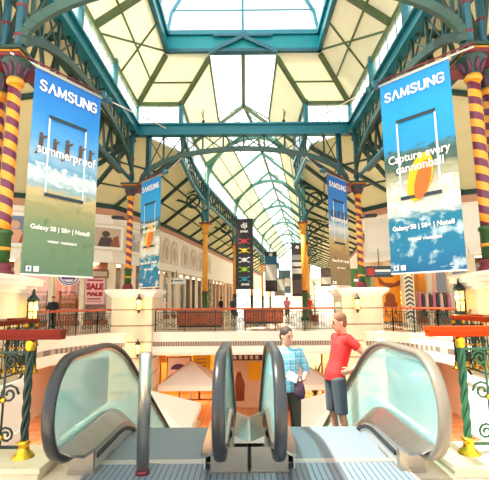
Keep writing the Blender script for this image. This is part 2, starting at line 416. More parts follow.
def person(name, label, pose, top, bottom, skin, hair, fine=True, sleeve=.95, legs='long', shoe='shoe'):
    t = tag(bpy.data.objects.new(name, None), label, 'person'); COL.objects.link(t); OFF[t.name] = (0, 0, 0)
    V = {k: Vector(v) for k, v in pose.items() if k not in ('yaw', 'nod')}
    X = Matrix.Translation(V['head']) @ Matrix.Rotation(pose.get('yaw', 0), 4, 'Z') @ Matrix.Rotation(pose.get('nod', 0), 4, 'X')
    H = lambda pts: [X @ Vector(p) for p in pts]
    vox = .0075 if fine else .022
    b = MB()
    zs = [-.118, -.095, -.06, -.03, 0, .035, .07, .1, .12, .128]
    b.tube(H([(0, y, z) for z, y in zip(zs, (-.05, -.032, -.012, -.005, 0, 0, .005, .01, .012, .012))]), [.03, .052, .063, .069, .073, .076, .074, .06, .036, .012], 16,
           rb=[.036, .06, .08, .091, .097, .099, .094, .076, .046, .015], up=tuple(X.to_3x3() @ Vector((0, 1, 0))))
    b.tube(H([(0, -.09, .012), (0, -.108, -.014), (0, -.115, -.032), (0, -.098, -.04)]), [.008, .011, .015, .009], 8)
    for s in (-1, 1): b.ball(X @ Vector((s*.076, .012, -.008)), .03, 8, 6, (.35, .6, 1))
    nb, ch, sp, pe = V['neck'], V['chest'], V['spine'], V['pelvis']
    b.tube([X @ Vector((0, .02, -.03)), V['head'].lerp(nb, .6)+Vector((0, .015, 0)), nb, nb.lerp(ch, .35)], [.052, .053, .06, .09], 12)
    b.tube([pe+Vector((0, 0, -.06)), pe, sp, ch, ch.lerp(nb, .6), nb], [.13, .155, .135, .165, .15, .06], 16, rb=[.1, .11, .095, .11, .085, .055])
    for s, k in ((-1, 'R'), (1, 'L')):
        sh, el, wr, hd = V['sh'+k], V['el'+k], V['wr'+k], V['hd'+k]
        b.tube([ch.lerp(sh, .5), sh, sh.lerp(el, .5), el, el.lerp(wr, .35), wr], [.07, .055, .046, .037, .038, .025], 12)
        if fine: hand(b, wr, hd-wr, V['pn'+k])
        else: b.tube([wr, hd], [.03, .02], 8)
        hp, kn, an, to = V['hp'+k], V['kn'+k], V['an'+k], V['to'+k]
        b.tube([pe.lerp(hp, .7), hp, hp.lerp(kn, .5), kn, kn.lerp(an, .35), an], [.09, .088, .074, .052, .053, .035], 12)
    body = bake(b, 'body', skin, t, vox)
    b = MB()                                               # shirt
    b.tube([pe+Vector((0, 0, -.05)), pe+Vector((0, 0, .03)), sp, ch, ch.lerp(nb, .55), nb+Vector((0, 0, -.005)), nb+Vector((0, 0, .02))], [.178, .178, .162, .19, .17, .08, .066], 18, rb=[.135, .13, .12, .13, .105, .072, .064])
    for s, k in ((-1, 'R'), (1, 'L')):
        sh, el = V['sh'+k], V['el'+k]; e = sh.lerp(el, sleeve)
        b.tube([ch.lerp(sh, .5), sh, sh.lerp(e, .5), e], [.085, .078, .066, .06], 12)
        if sleeve > .9: b.tube([sh.lerp(el, .9), el, el.lerp(V['wr'+k], .25)], [.06, .056, .05], 12)
    bake(b, 'shirt', top, t, .011 if fine else .025, 2)
    b = MB()
    b.tube([pe+Vector((0, 0, .06)), pe, pe+Vector((0, 0, -.08))], [.168, .175, .15], 16, rb=[.122, .128, .12])
    for k in 'RL':
        hp, kn, an = V['hp'+k], V['kn'+k], V['an'+k]
        if legs == 'long': b.tube([pe.lerp(hp, .6), hp, hp.lerp(kn, .5), kn, kn.lerp(an, .5), an+Vector((0, 0, -.02))], [.1, .106, .092, .074, .068, .066], 12)
        else: b.tube([pe.lerp(hp, .6), hp, hp.lerp(kn, .5), kn.lerp(hp, -.08)], [.1, .106, .094, .085], 12)
    bake(b, 'trousers' if legs == 'long' else 'shorts', bottom, t, .011 if fine else .025, 2)
    for k in 'RL':
        an, to = V['an'+k], V['to'+k]; d = (to-an); d.z = 0; d.normalize(); g = Vector((an.x, an.y, 0))
        b = MB(); b.tube([g-d*.07+Vector((0, 0, .045)), g-d*.03+Vector((0, 0, .055)), g+d*.05+Vector((0, 0, .05)), g+d*.13+Vector((0, 0, .036)), g+d*.19+Vector((0, 0, .028))], [.032, .042, .046, .048, .026], 12, rb=[.04, .05, .048, .034, .024])
        b.tube([g+Vector((0, 0, .05)), g+Vector((0, 0, .11))], [.045, .045], 10); b.build('shoe', shoe, t)
    b = MB(); b.ball((0, 0, 0), 1, 18, 12, (.084, .105, .094))
    b.v = [tuple(X @ (Vector(v)+Vector((0, .012, .052)))) for v in b.v]
    c = MB(); c.ball((0, 0, 0), 1, 14, 10, (.079, .06, .09)); c.v = [tuple(X @ (Vector(v)+Vector((0, .055, .0)))) for v in c.v]; b.add(c.v, c.f, True)
    if fine: bake(b, 'hair', hair, t, .009, 2)
    else: b.build('hair', hair, t)
    if fine:
        for s in (-1, 1): MB().ball(X @ Vector((s*.03, -.089, .002)), .009, 10, 8).build('eye', 'eye', t)
        for s in (-1, 1): MB().bar(X @ Vector((s*.014, -.1, .022)), X @ Vector((s*.048, -.09, .024)), .012, .008).build('eyebrow', hair, t)
        MB().tube(H([(-.024, -.083, -.062), (0, -.093, -.064), (.024, -.083, -.062)]), [.004, .008, .004], 8).build('mouth', 'lip', t)
    return t
STAND = dict(pelvis=(0, 0, .95), spine=(0, 0, 1.13), chest=(0, .01, 1.34), neck=(0, .02, 1.49), head=(0, -.01, 1.66), shR=(-.19, .01, 1.43), shL=(.19, .01, 1.43), elR=(-.25, .03, 1.14), elL=(.25, .03, 1.14), wrR=(-.25, -.06, .9), wrL=(.25, -.06, .9),
             hdR=(-.25, -.1, .8), hdL=(.25, -.1, .8), pnR=(1, 0, 0), pnL=(-1, 0, 0), hpR=(-.095, 0, .9), hpL=(.095, 0, .9), knR=(-.11, -.02, .5), knL=(.11, -.02, .5), anR=(-.115, .02, .09), anL=(.115, .02, .09), toR=(-.14, -.18, .03), toL=(.14, -.18, .03))
blue = dict(STAND, elR=(-.28, .02, 1.16), wrR=(-.13, -.2, 1.1), hdR=(-.04, -.26, 1.13), pnR=(0, .3, 1), elL=(.29, .0, 1.17), wrL=(.19, -.21, 1.08), hdL=(.09, -.28, 1.06), pnL=(0, .3, 1), yaw=.5, nod=.12)
o = person('person', 'man in light blue plaid shirt and dark trousers on the right escalator', blue, 'plaid', 'trousers', 'skin', 'hair')
o.location = (.6, 6.12, -.722); o.rotation_euler = (0, 0, .1)
redp = dict(STAND, pelvis=(0, .0, .94), spine=(0, .06, 1.12), chest=(0, .12, 1.33), neck=(0, .15, 1.47), head=(0, .09, 1.64), shR=(-.19, .13, 1.42), shL=(.19, .13, 1.42), elL=(.29, .34, 1.2), wrL=(.22, .12, 1.03), hdL=(.18, .02, .99), pnL=(-1, 0, 0),
            elR=(-.28, .34, 1.2), wrR=(-.21, .12, 1.03), hdR=(-.18, .02, .99), pnR=(1, 0, 0), knR=(-.11, .0, .5), knL=(.11, .02, .5), anR=(-.12, .06, .09), anL=(.12, .1, .09), toR=(-.14, -.14, .03), toL=(.14, -.1, .03), yaw=-.1, nod=.05)
o = person('person', 'man in red polo shirt and dark shorts leaning against the right handrail', redp, 'red', 'shorts', 'skin_tan', 'hair_red', sleeve=.5, legs='short')
o.location = (1.21, 5.75, -.491); o.rotation_euler = (0, 0, -PI/2+.25)
# what the man in blue holds

t = thing('shopping_bag', 'small dark plum bag held at the waist by the man in the blue plaid shirt', 'bag', (.74, 5.82, .2))
MB().tube([(.75, 5.83, .13), (.74, 5.82, .2), (.73, 5.82, .3), (.73, 5.83, .36)], [.055, .075, .07, .05], 12, rb=[.03, .045, .04, .02]).build('pouch', 'bag_plum', t)
MB().tube([(.69, 5.82, .35), (.7, 5.81, .42), (.76, 5.81, .42), (.77, 5.82, .35)], .008, 6).build('handle', 'print_brown', t)
t = thing('folded_paper', 'folded white papers in the hands of the man in the blue plaid shirt', 'paper', (.63, 5.8, .4))
MB().slab([(.55, 5.83, .42), (.68, 5.79, .36), (.72, 5.8, .44), (.6, 5.84, .5)], .006).build('sheet', 'paper_white', t); MB().slab([(.57, 5.82, .38), (.69, 5.78, .34), (.71, 5.785, .42), (.6, 5.83, .46)], .005).build('sheet', 'pic_grey', t)
bgp = [(-10.2, 22.0, 0, 'black_cloth', 'shoe', 'hair', .4, 'person in black with dark hair standing behind the left walkway railing'), (-1.9, 33, 0, 'black_cloth', 'trousers', 'hair', 2.2, 'person in black near the first left orange column'),
       (-1.0, 35, 0, 'slate', 'shoe', 'hair_red', .3, 'person in slate grey walking up the left of the nave'), (3.9, 38, 0, 'flat_rose', 'shoe', 'hair', .2, 'distant person in rose top below the pale banded banner'), (4.4, 44, 0, 'slate', 'trousers', 'hair', 3.0, 'distant person in grey top far down the nave'),
       (5.6, 36, 0, 'red', 'trousers', 'hair', -.4, 'distant person in red top beside the right shrub'), (-1.6, 24.2, LOW, 'low_yellow', 'shoe', 'hair', 1.0, 'person in yellow top on the lower floor under the yellow sign')]
for (x, y, z, tp, bt, hr, rz, lb) in bgp:
    
    o = person('person', lb, STAND, tp, bt, 'skin', hr, fine=False); o.location = (x, y, z); o.rotation_euler = (0, 0, rz)
# ------------------------------------------------------------------ layout (metres; upper floor z = 0, camera at the origin looking along +y)
CX, NB = 5.8, 26.4                    # crossing half width; where the nave bends to the right
Y0, Y1 = 9.2, 21.0                    # near and far side of the crossing
YC = (Y0+Y1)/2
def ax(y): return 0. if y < NB else (y-NB)*.163
LOW = -5.0
WL = [(-30, 17), (-13.5, 24.5), (-9.0, 27.7), (-7.7, 31), (-6.3, 38), (-.27, 75), (4.2, 102)]
WR = [(30, 17), (13.5, 24.5), (10.6, 26.5), (8.7, 29.3), (9.8, 33), (11.9, 38), (18.0, 75), (22.4, 102)]

# ------------------------------------------------------------------ floors
E = [(-4.3, 4.1), (-4.3, 8.2), (-5, 9.8), (-7.4, 12), (-8.3, 15), (-8, 17.5), (-6.8, 19.5), (-5, 20.3)]
for sgn, nm in ((-1, 'left'), (1, 'right')):
    b = MB()
    for (xa, ya), (xb, yb) in zip(E[:-1], E[1:]):
        q = [(-sgn*xa, ya, 0), (-sgn*xb, yb, 0), (sgn*30, yb, 0), (sgn*30, ya, 0)]
        b.slab(q, 1, d=(0, 0, -1.1))
    b.box2((min(sgn*1.72, sgn*30), 2.75, -1.1), (max(sgn*1.72, sgn*30), 4.1, 0))
    b.box2((min(sgn*1.36, sgn*1.73), 2.75, -1.1), (max(sgn*1.36, sgn*1.73), 4.05, -.002))
    struct('floor_'+nm, b, 'floor')
    b = MB()                                              # plastered edge of the slab
    for (xa, ya), (xb, yb) in zip(E[:-1], E[1:]):
        b.bar((-sgn*xa, ya, -.55), (-sgn*xb, yb, -.55), .06, 1.12); b.bar((-sgn*xa, ya, -.05), (-sgn*xb, yb, -.05), .16, .1); b.bar((-sgn*xa, ya, -.98), (-sgn*xb, yb, -.98), .14, .12)
    b.bar((sgn*1.74, 4.12, -.55), (sgn*4.3, 4.12, -.55), .06, 1.12)
    struct('trim_'+('13' if sgn < 0 else '14'), b, 'wall')
    b = MB()                                              # slotted vent band let into the slab edge
    for (xa, ya), (xb, yb) in zip(E[2:-1], E[3:]):
        b.bar((-sgn*xa, ya, -.57), (-sgn*xb, yb, -.57), .1, .22)
    struct('trim_'+('1' if sgn < 0 else '2'), b, 'vent')
struct('floor_far', MB().box2((-30, 20.3, -1.1), (36, 104, 0)), 'floor')
struct('floor_near', MB().box2((-30, -5, -1.1), (30, 2.75, 0)), 'floor')
struct('trim_3', MB().box2((-4.95, 20.27, -.68), (4.95, 20.31, -.46)), 'vent')
b = MB()
for z in (-.06, -.96): b.box2((-4.98, 20.22, z-.05), (4.98, 20.31, z+.05))
b.box2((-4.98, 20.28, -1.1), (4.98, 20.3, 0))
struct('trim_4', b, 'wall')
struct('floor_lower', MB().box2((-30, -5, LOW-.2), (36, 45, LOW)), 'lowfloor')

# ------------------------------------------------------------------ upper walls: white bulkhead over the shops, salmon band above
def wall_band(pts, z0, z1, t, outward):
    b = MB()
    for p, q in zip(pts[:-1], pts[1:]):
        d = Vector((q[0]-p[0], q[1]-p[1])); n = Vector((-d.y, d.x)).normalized()*t*outward
        b.slab([(p[0], p[1], z0), (q[0], q[1], z0), (q[0], q[1], z1), (p[0], p[1], z1)], 1, d=(n.x, n.y, 0))
    return b
ZB, ZT, ZS = 4.2, 7.3, 7.95
for W, nm, o, k in ((WL, 'left', 1, 5), (WR, 'right', -1, 9)):
    struct('wall_'+nm, wall_band(W, ZB, ZT, .3, o), 'wall')
    struct('wall_upper_'+nm, wall_band(W, ZT, ZS, .2, o), 'salmon')
    struct('trim_%d' % k, wall_band(W, ZB-.12, ZB+.22, -.22, o), 'wall')
    struct('trim_%d' % (k+1), wall_band(W, ZT-.12, ZT+.02, -.12, o), 'wall')
    struct('trim_%d' % (k+2), wall_band(W, 7.8, 8.15, -.06, o), 'green')

# ------------------------------------------------------------------ crossing roof: ring beams, clerestory, hipped lining, glazed lantern
RB, RT, CT = 10.3, 10.95, 12.2
def ring_beam(p, q, label):
    t = thing('ring_beam', label, 'beam', ((p[0]+q[0])/2, (p[1]+q[1])/2, RB), 'teal ring beams of the crossing')
    P, Q = Vector((*p, 0)), Vector((*q, 0))
    z = lambda v, h: (v.x, v.y, h)
    MB().bar(z(P, (RB+RT)/2), z(Q, (RB+RT)/2), .16, RT-RB-.1).build('web', 'teal', t)
    MB().bar(z(P, RB+.04), z(Q, RB+.04), .42, .09).build('flange', 'teal', t)
    MB().bar(z(P, RT-.04), z(Q, RT-.04), .42, .09).build('flange', 'teal', t)
    return t
ring_beam((-CX, Y1), (CX, Y1), 'teal steel beam running straight across the far side of the crossing')
ring_beam((-CX, Y0), (-CX, Y1), 'teal steel beam along the left side of the crossing above the near left banner')
ring_beam((CX, Y0), (CX, Y1), 'teal steel beam along the right side of the crossing above the near right banner')
ring_beam((-CX, Y0), (CX, Y0), 'teal steel beam across the near side of the crossing overhead')

wn = [0]
def window(poly, m='roofglass', bars=(), frame='teal', bw=.09, t=.03):
    """one glazed opening: pane on the structure object, its glazing bars a child"""
    wn[0] += 1
    w = struct('window_%d' % wn[0], MB().slab(poly, t), m)
    b = MB()
    for i in range(len(poly)): b.bar(poly[i], poly[(i+1) % len(poly)], bw)
    for p, q in bars: b.bar(p, q, bw*.55)
    b.build('window_frame', frame, w)
    return w
def vwin(p, q, z0, z1, n, frame='teal', bw=.09):
    L = lambda t, z: (p[0]+(q[0]-p[0])*t, p[1]+(q[1]-p[1])*t, z)
    return window([L(0, z0), L(1, z0), L(1, z1), L(0, z1)], bars=[(L(i/n, z0), L(i/n, z1)) for i in range(1, n)], frame=frame, bw=bw)
NW = 3.4                                                  # nave half width at the eave
vwin((-CX, Y1), (-NW, Y1), RT, CT, 4, bw=.07); vwin((NW, Y1), (CX, Y1), RT, CT, 4, bw=.07)
for s in (-1, 1):
    for i in range(3): vwin((s*CX, Y0+(Y1-Y0)*i/3), (s*CX, Y0+(Y1-Y0)*(i+1)/3), RT, CT, 4, bw=.06)
b = MB()
for x in (-CX, -NW, NW, CX): b.bar((x, Y1, RT), (x, Y1, CT+.1), .2)
for s in (-1, 1):
    for i in range(3): b.bar((s*CX, Y0+(Y1-Y0)*i/3, RT), (s*CX, Y0+(Y1-Y0)*i/3, CT+.1), .3, .22)
struct('trim_12', b, 'teal')
LX, LY0, LY1, LZ = 3.94, YC-4.05, YC+4.05, 13.95           # lantern opening
cl = MB()
for s in (-1, 1):                                          # far slope, either side of the nave gable
    cl.slab([(s*CX, Y1, CT), (s*NW, Y1, CT), (s*1.72, LY1, 13.75), (s*1.72, LY1, LZ), (s*LX, LY1, LZ)], .06, d=(0, .05, .06))
    cl.slab([(s*CX, Y0, CT), (s*CX, Y1, CT), (s*LX, LY1, LZ), (s*LX, LY0, LZ)], .06, d=(s*.05, 0, .06))
cl.slab([(-CX, Y0, CT), (CX, Y0, CT), (LX, LY0, LZ), (-LX, LY0, LZ)], .06, d=(0, -.05, .06))
C0 = struct('ceiling_crossing', cl, 'cream')
for s in (-1, 1):
    for p, q, w in (((s*CX, Y1, CT), (s*LX, LY1, LZ), .24), ((s*CX, Y0, CT), (s*LX, LY0, LZ), .24), ((s*CX, YC-.6, CT), (s*LX, YC-.2, LZ), .24),
                    ((s*CX, Y1, CT), (s*NW, Y1, CT), .2), ((s*CX, Y0, CT), (s*CX, Y1, CT), .2), ((s*NW, Y1, CT), (s*1.72, LY1, 13.75), .2)):
        MB().bar(Vector(p)-Vector((0, 0, .1)), Vector(q)-Vector((0, 0, .1)), w).build('rafter', 'olive', C0)
    for p, q in (((s*4.87, Y0+1, 13.05), (s*4.87, Y1-.95, 13.05)), ((s*CX, 17.9, CT), (s*LX, 16.9, LZ)), ((s*CX, 15, CT), (s*LX, 18.9, LZ)), ((s*CX, 12, CT), (s*LX, 12.6, LZ)),
                 ((s*5, Y1-.85, 12.95), (s*2.6, Y1-.85, 12.95))):
        MB().bar(Vector(p)-Vector((0, 0, .05)), Vector(q)-Vector((0, 0, .05)), .07).build('purlin', 'olive', C0)
# lantern curb (teal fascia beams round the opening)
def curb(p, q, label):
    t = thing('lantern_beam', label, 'beam', ((p[0]+q[0])/2, (p[1]+q[1])/2, LZ), 'teal beams round the lantern opening')
    h = lambda v, z: (v[0], v[1], z)
    MB().bar(h(p, 14.45), h(q, 14.45), .1, .8).build('web', 'teal_web', t)
    MB().bar(h(p, 14.0), h(q, 14.0), .36, .16).build('flange', 'teal_blue', t)
    MB().bar(h(p, 14.98), h(q, 14.98), .36, .24).build('flange', 'teal', t)
    return t
CF = curb((-LX, LY1), (LX, LY1), 'bright teal deep beam with a gabled notch across the far end of the lantern')
g = MB()
for s in (-1, 1): g.bar((0, LY1-.18, 14.72), (s*1.72, LY1-.18, 13.86), .14, .2)
g.box((0, LY1-.19, 14.8), (.34, .14, .3)); g.bar((-1.5, LY1-.19, 14.78), (1.5, LY1-.19, 14.78), .1, .12)
g.build('gable_trim', 'teal_blue', CF)
curb((-LX, LY0), (-LX, LY1), 'teal beam along the left edge of the lantern opening')
curb((LX, LY0), (LX, LY1), 'teal beam along the right edge of the lantern opening')
# lantern: barrel of glass, ribs and a glazed end
LR, LB = LX, 15.1
prof = [(LR*cos(a), LB+LR*.9*sin(a)) for a in [PI*i/10 for i in range(11)]]
wn[0] += 1
b = MB()
for (xa, za), (xb, zb) in zip(prof[:-1], prof[1:]): b.slab([(xa, LY0, za), (xb, LY0, zb), (xb, LY1, zb), (xa, LY1, za)], .03)
b.slab([(x, LY1, z) for x, z in prof], .03)
W0 = struct('window_%d' % wn[0], b, 'roofglass')
for i in range(5):
    y = LY0+(LY1-LY0)*i/4; b = MB()
    for (xa, za), (xb, zb) in zip(prof[:-1], prof[1:]): b.bar((xa*.98, y, za), (xb*.98, y, zb), .14, .2, up=(0, 1, 0))
    b.build('rib', 'teal', W0)
b = MB()
b.bar((0, LY1-.03, LB), (0, LY1-.03, LB+LR*.9), .12)
for z in (16.3, 17.6): b.bar((-LR*.95, LY1-.03, z), (LR*.95, LY1-.03, z), .06)
for k in (2, 8): b.bar((prof[k][0], LY0, prof[k][1]), (prof[k][0], LY1, prof[k][1]), .1)
b.build('window_frame', 'teal', W0)

# ------------------------------------------------------------------ nave roof: clerestory, lined slopes, glazed ridge
ST = [19.15, 21, 23.7, 26.4]+[31+6*i for i in range(13)]
def cs(y, s, k):                                            # k: 'e' eave, 's' skylight edge, 'r' ridge
    far = min(max((y-26.4)/4.6, 0), 1); hw = NW+.4*far
    x, z = {'e': (s*hw, 12.2), 's': (s*(1.72+.2*far), 13.75+.25*far), 'r': (0, 14.8+.6*far)}[k]
    return (ax(y)+x, y, z)
cn = MB(); gl = {-1: MB(), 1: MB()}
NR = []
for ya, yb in zip(ST[:-1], ST[1:]):
    for s in (-1, 1):
        if yb <= 21.01: cn.slab([cs(21, s, 'e'), cs(21, s, 's'), cs(19.2, s, 's')], .05, d=(s*.03, 0, .05))
        else: cn.slab([cs(ya, s, 'e'), cs(yb, s, 'e'), cs(yb, s, 's'), cs(ya, s, 's')], .05, d=(s*.03, 0, .05))
        gl[s].slab([cs(ya, s, 's'), cs(yb, s, 's'), cs(yb, s, 'r'), cs(ya, s, 'r')], .03)
C1 = struct('ceiling_nave', cn, 'cream')
for s in (-1, 1):
    wn[0] += 1; w = struct('window_%d' % wn[0], gl[s], 'roofglass')
    b = MB()
    for ya, yb in zip(ST[:-1], ST[1:]):
        b.bar(cs(ya, s, 's'), cs(yb, s, 's'), .1)
        if yb > 26.5:
            for f in (0, .5):
                y = ya+(yb-ya)*f; p, q = Vector(cs(y, s, 's')), Vector(cs(y, s, 'r')); b.bar(p, q, .07)
            m0 = (Vector(cs(ya, s, 's'))+Vector(cs(ya, s, 'r')))/2; m1 = (Vector(cs(yb, s, 's'))+Vector(cs(yb, s, 'r')))/2; b.bar(m0, m1, .06)
    b.build('window_frame', 'olive', w)
b = MB()
for ya, yb in zip(ST[:-1], ST[1:]): b.bar(cs(ya, 1, 'r'), cs(yb, 1, 'r'), .22, .16)
b.build('ridge_beam', 'olive', C1)
for y in ST[3:]:
    dn = Vector((0, 0, -.14))
    for s in (-1, 1):
        MB().bar(Vector(cs(y, s, 'r'))+dn, Vector(cs(y, s, 'e'))+dn, .16, .2).build('rafter', 'olive' if y < 30 else 'mid_green', C1)
for s in (-1, 1):
    b = MB()
    for ya, yb in zip(ST[1:-1], ST[2:]):
        b.bar(cs(ya, s, 'e'), cs(yb, s, 'e'), .2, .2)
    b.build('eave_beam', 'olive', C1)
    b = MB()
    for ya, yb in zip(ST[2:8], ST[3:9]):
        a_, c_ = (Vector(cs(ya, s, 'e'))*.5+Vector(cs(ya, s, 's'))*.5), (Vector(cs(yb, s, 'e'))*.5+Vector(cs(yb, s, 's'))*.5)
        b.bar(a_-Vector((0, 0, .03)), c_-Vector((0, 0, .03)), .05)
    b.build('purlin', 'olive', C1)
    for ya, yb in zip(ST[1:-1], ST[2:]):                    # nave clerestory
        p, q = cs(ya, s, 'e'), cs(yb, s, 'e')
        vwin(p, q, 10.6, 12.1, 3, 'teal', .08)
for s in (-1, 1):                                            # sprinkler drops / ball lights on the near slopes
    for y in (23.6,):
        t = thing('ceiling_lamp', 'small dark ball lamp hung from the %s cream slope just beyond the lantern' % ('left' if s < 0 else 'right'), 'lamp', (s*2.45, y, 12.5), 'ball lamps under the nave slopes')
        MB().ball((s*2.45, y, 12.3), .1).build('globe', 'dark', t); MB().tube([(s*2.45, y, 12.38), (s*2.45, y, 13.1)], .02, 6).build('stem', 'olive', t)
# far end of the nave: gable glazing over a dark portal
ye = ST[-1]; e = [cs(ye, -1, 'e'), cs(ye, 1, 'e'), cs(ye, 1, 's'), cs(ye, 1, 'r'), cs(ye, -1, 's')]
x0 = ax(ye)
window([(x0-4, ye, 7.0), (x0+4, ye, 7.0)]+e[1:]+[e[0]], bars=[((x0+k, ye, 7), (x0+k, ye, 13)) for k in (-2, 0, 2)]+[((x0-4, ye, z), (x0+4, ye, z)) for z in (9, 11)], frame='mid_green', bw=.16)
struct('wall_far', MB().box2((x0-13, ye, 0), (x0+13, ye+.3, 7.0)), 'wall')

# ------------------------------------------------------------------ aisle roofs: lean-to lining from the ring beam / nave girder down to the walls
def aisle(s, W, inner):
    cm = MB(); pr = []
    for (ia, ib, oa, ob) in zip(inner[:-1], inner[1:], W[:-1], W[1:]):
        a0, b0, c0, d0 = (*ia, 10.5), (*ib, 10.5), (*ob, 8.1), (*oa, 8.1)
        cm.slab([a0, b0, c0, d0], .08, d=(0, 0, .08)); pr.append((a0, b0, c0, d0))
    c = struct('ceiling_aisle_'+('left' if s < 0 else 'right'), cm, 'cream_aisle')
    V = Vector
    for k, (a0, b0, c0, d0) in enumerate(pr):
        n = max(1, round((V(b0)-V(a0)).length/4))
        for i in range(n):
            f = i/n; p = V(a0).lerp(V(b0), f)-V((0, 0, .12)); q = V(d0).lerp(V(c0), f)-V((0, 0, .12))
            MB().bar(p, q, .16, .2).build('rafter', 'green', c)
        for f in (.33, .66):
            MB().bar(V(a0).lerp(V(d0), f)-V((0, 0, .06)), V(b0).lerp(V(c0), f)-V((0, 0, .06)), .09).build('purlin', 'green', c)
    return c
nv = lambda y, s: (ax(y)+s*3.9, y)
aisle(-1, [(-30, 2), (-30, 11), (-30, 17), (-13.5, 24.5), (-9.0, 27.7), (-7.7, 31), (-6.3, 38), (-.27, 75), (4.2, 102)],
      [(-CX, 2), (-CX, Y0), (-CX, 16), (-CX, Y1), nv(24, -1), nv(28, -1), nv(36, -1), nv(75, -1), nv(102, -1)])
aisle(1, [(30, 2), (30, 11), (30, 17), (13.5, 24.5), (10.6, 26.5), (8.7, 29.3), (9.8, 33), (11.9, 38), (18.0, 75), (22.4, 102)],
      [(CX, 2), (CX, Y0), (CX, 16), (CX, Y1), nv(23, 1), nv(26, 1), nv(30, 1), nv(36, 1), nv(75, 1), nv(102, 1)])
# unseen near roof, added so sun reaches the right landing but not the left
b = MB()
for lo, hi in ((-2.2, 0), (0, CX)):
    zz = lambda x: 13.6-abs(x)*.25
    b.slab([(lo, -5, zz(lo)), (hi, -5, zz(hi)), (hi, Y0, zz(hi)), (lo, Y0, zz(lo))], .08, d=(0, 0, .08))
struct('ceiling_near_sun_mask', b, 'cream')
zz = lambda x: 13.6-abs(x)*.25
window([(-6, -5, zz(6)), (-2.2, -5, zz(2.2)), (-2.2, Y0, zz(2.2)), (-6, Y0, zz(6))], frame='olive')  # unseen glazing on the left slope, placed to aim the sun patch
struct('wall_near_sun_stop', MB().box2((-6.1, -5, 10.2), (-6.0, Y0, zz(6)+.05)), 'cream')  # unseen wall, added to close a gap that let sun through

# ------------------------------------------------------------------ trusses: elliptical arch under each ring beam
def arch_truss(center, rot, label, chord='grey_green'):
    t = thing('arch_truss', label, 'truss', (0, 0, 0), 'arched lattice trusses under the crossing ring beams')
    A, B, Z = 5.45, 1.85, 7.7
    ez = lambda x: Z+B*math.sqrt(max(0, 1-(x/A)**2))
    pts = [(A*cos(a), 0, Z+B*sin(a)) for a in [PI*i/28 for i in range(29)]]
    b = MB()
    for p, q in zip(pts[:-1], pts[1:]): b.bar(p, q, .26, .14, up=(0, 1, 0))
    b.build('arch_chord', chord, t)
    b = MB(); c = MB(); st = [-5.2, -4.3, -3.3, -2.2, -1.1, 0, 1.1, 2.2, 3.3, 4.3, 5.2]
    for x in st:
        b.bar((x, 0, ez(x)), (x, 0, RB), .09)
        c.box((x, 0, ez(x)+.05), (.26, .1, .2))
    for x, y in zip(st[:-1], st[1:]):
        b.bar((x, 0, ez(x)), (y, 0, RB), .05); b.bar((y, 0, ez(y)), (x, 0, RB), .05)
    b.build('lattice', 'green', t); c.build('gusset', 'teal_blue', t)
    t.location = (center[0], center[1], 0); t.rotation_euler = (0, 0, rot)
    return t
arch_truss((0, Y1), 0, 'arched lattice truss spanning the far side of the crossing below the straight teal beam')
arch_truss((0, Y0), 0, 'grey green arch springing across overhead between the two nearest columns')
arch_truss((-CX, YC), PI/2, 'arched lattice truss along the left side behind the near left banner', 'green')
arch_truss((CX, YC), PI/2, 'arched lattice truss along the right side behind the near right banner', 'green')
# deeper side lattices between ring beam and column heads (seen behind the big banners)
for s, nm in ((-1, 'left'), (1, 'right')):
    t = thing('lattice_girder', 'dark green zigzag lattice girder outside the %s ring beam of the crossing' % nm, 'girder', (s*6.5, YC, 7.6), 'zigzag girders beside the crossing')
    x = s*6.6; b = MB(); n = 10
    for i in range(n):
        ya = Y0+(Y1-Y0)*i/n; yb = Y0+(Y1-Y0)*(i+1)/n; ym = (ya+yb)/2
        b.bar((x, ya, 8.3), (x, ym, 10.1), .11); b.bar((x, ym, 10.1), (x, yb, 8.3), .11)
    b.build('lattice', 'green', t)
    MB().bar((x, Y0, 8.3), (x, Y1, 8.3), .2, .16).build('chord', 'green', t); MB().bar((x, Y0, 10.1), (x, Y1, 10.1), .2, .16).build('chord', 'green', t)
    MB().bar((s*5.9, Y0+.4, 7.75), (s*5.9, Y1-.4, 7.75), .16, .1).build('tie_bar', 'teal_blue', t)
    for p, q in (((s*5.9, Y1, 10.1), (s*8.6, 22.4, 7.7)), ((s*3.7, 23.4, 9.9), (s*5.5, 21.3, 7.75)), ((s*5.9, Y1, 10.1), (s*6.9, 18.6, 7.9))): MB().bar(p, q, .17, .2).build('brace', 'green', t)
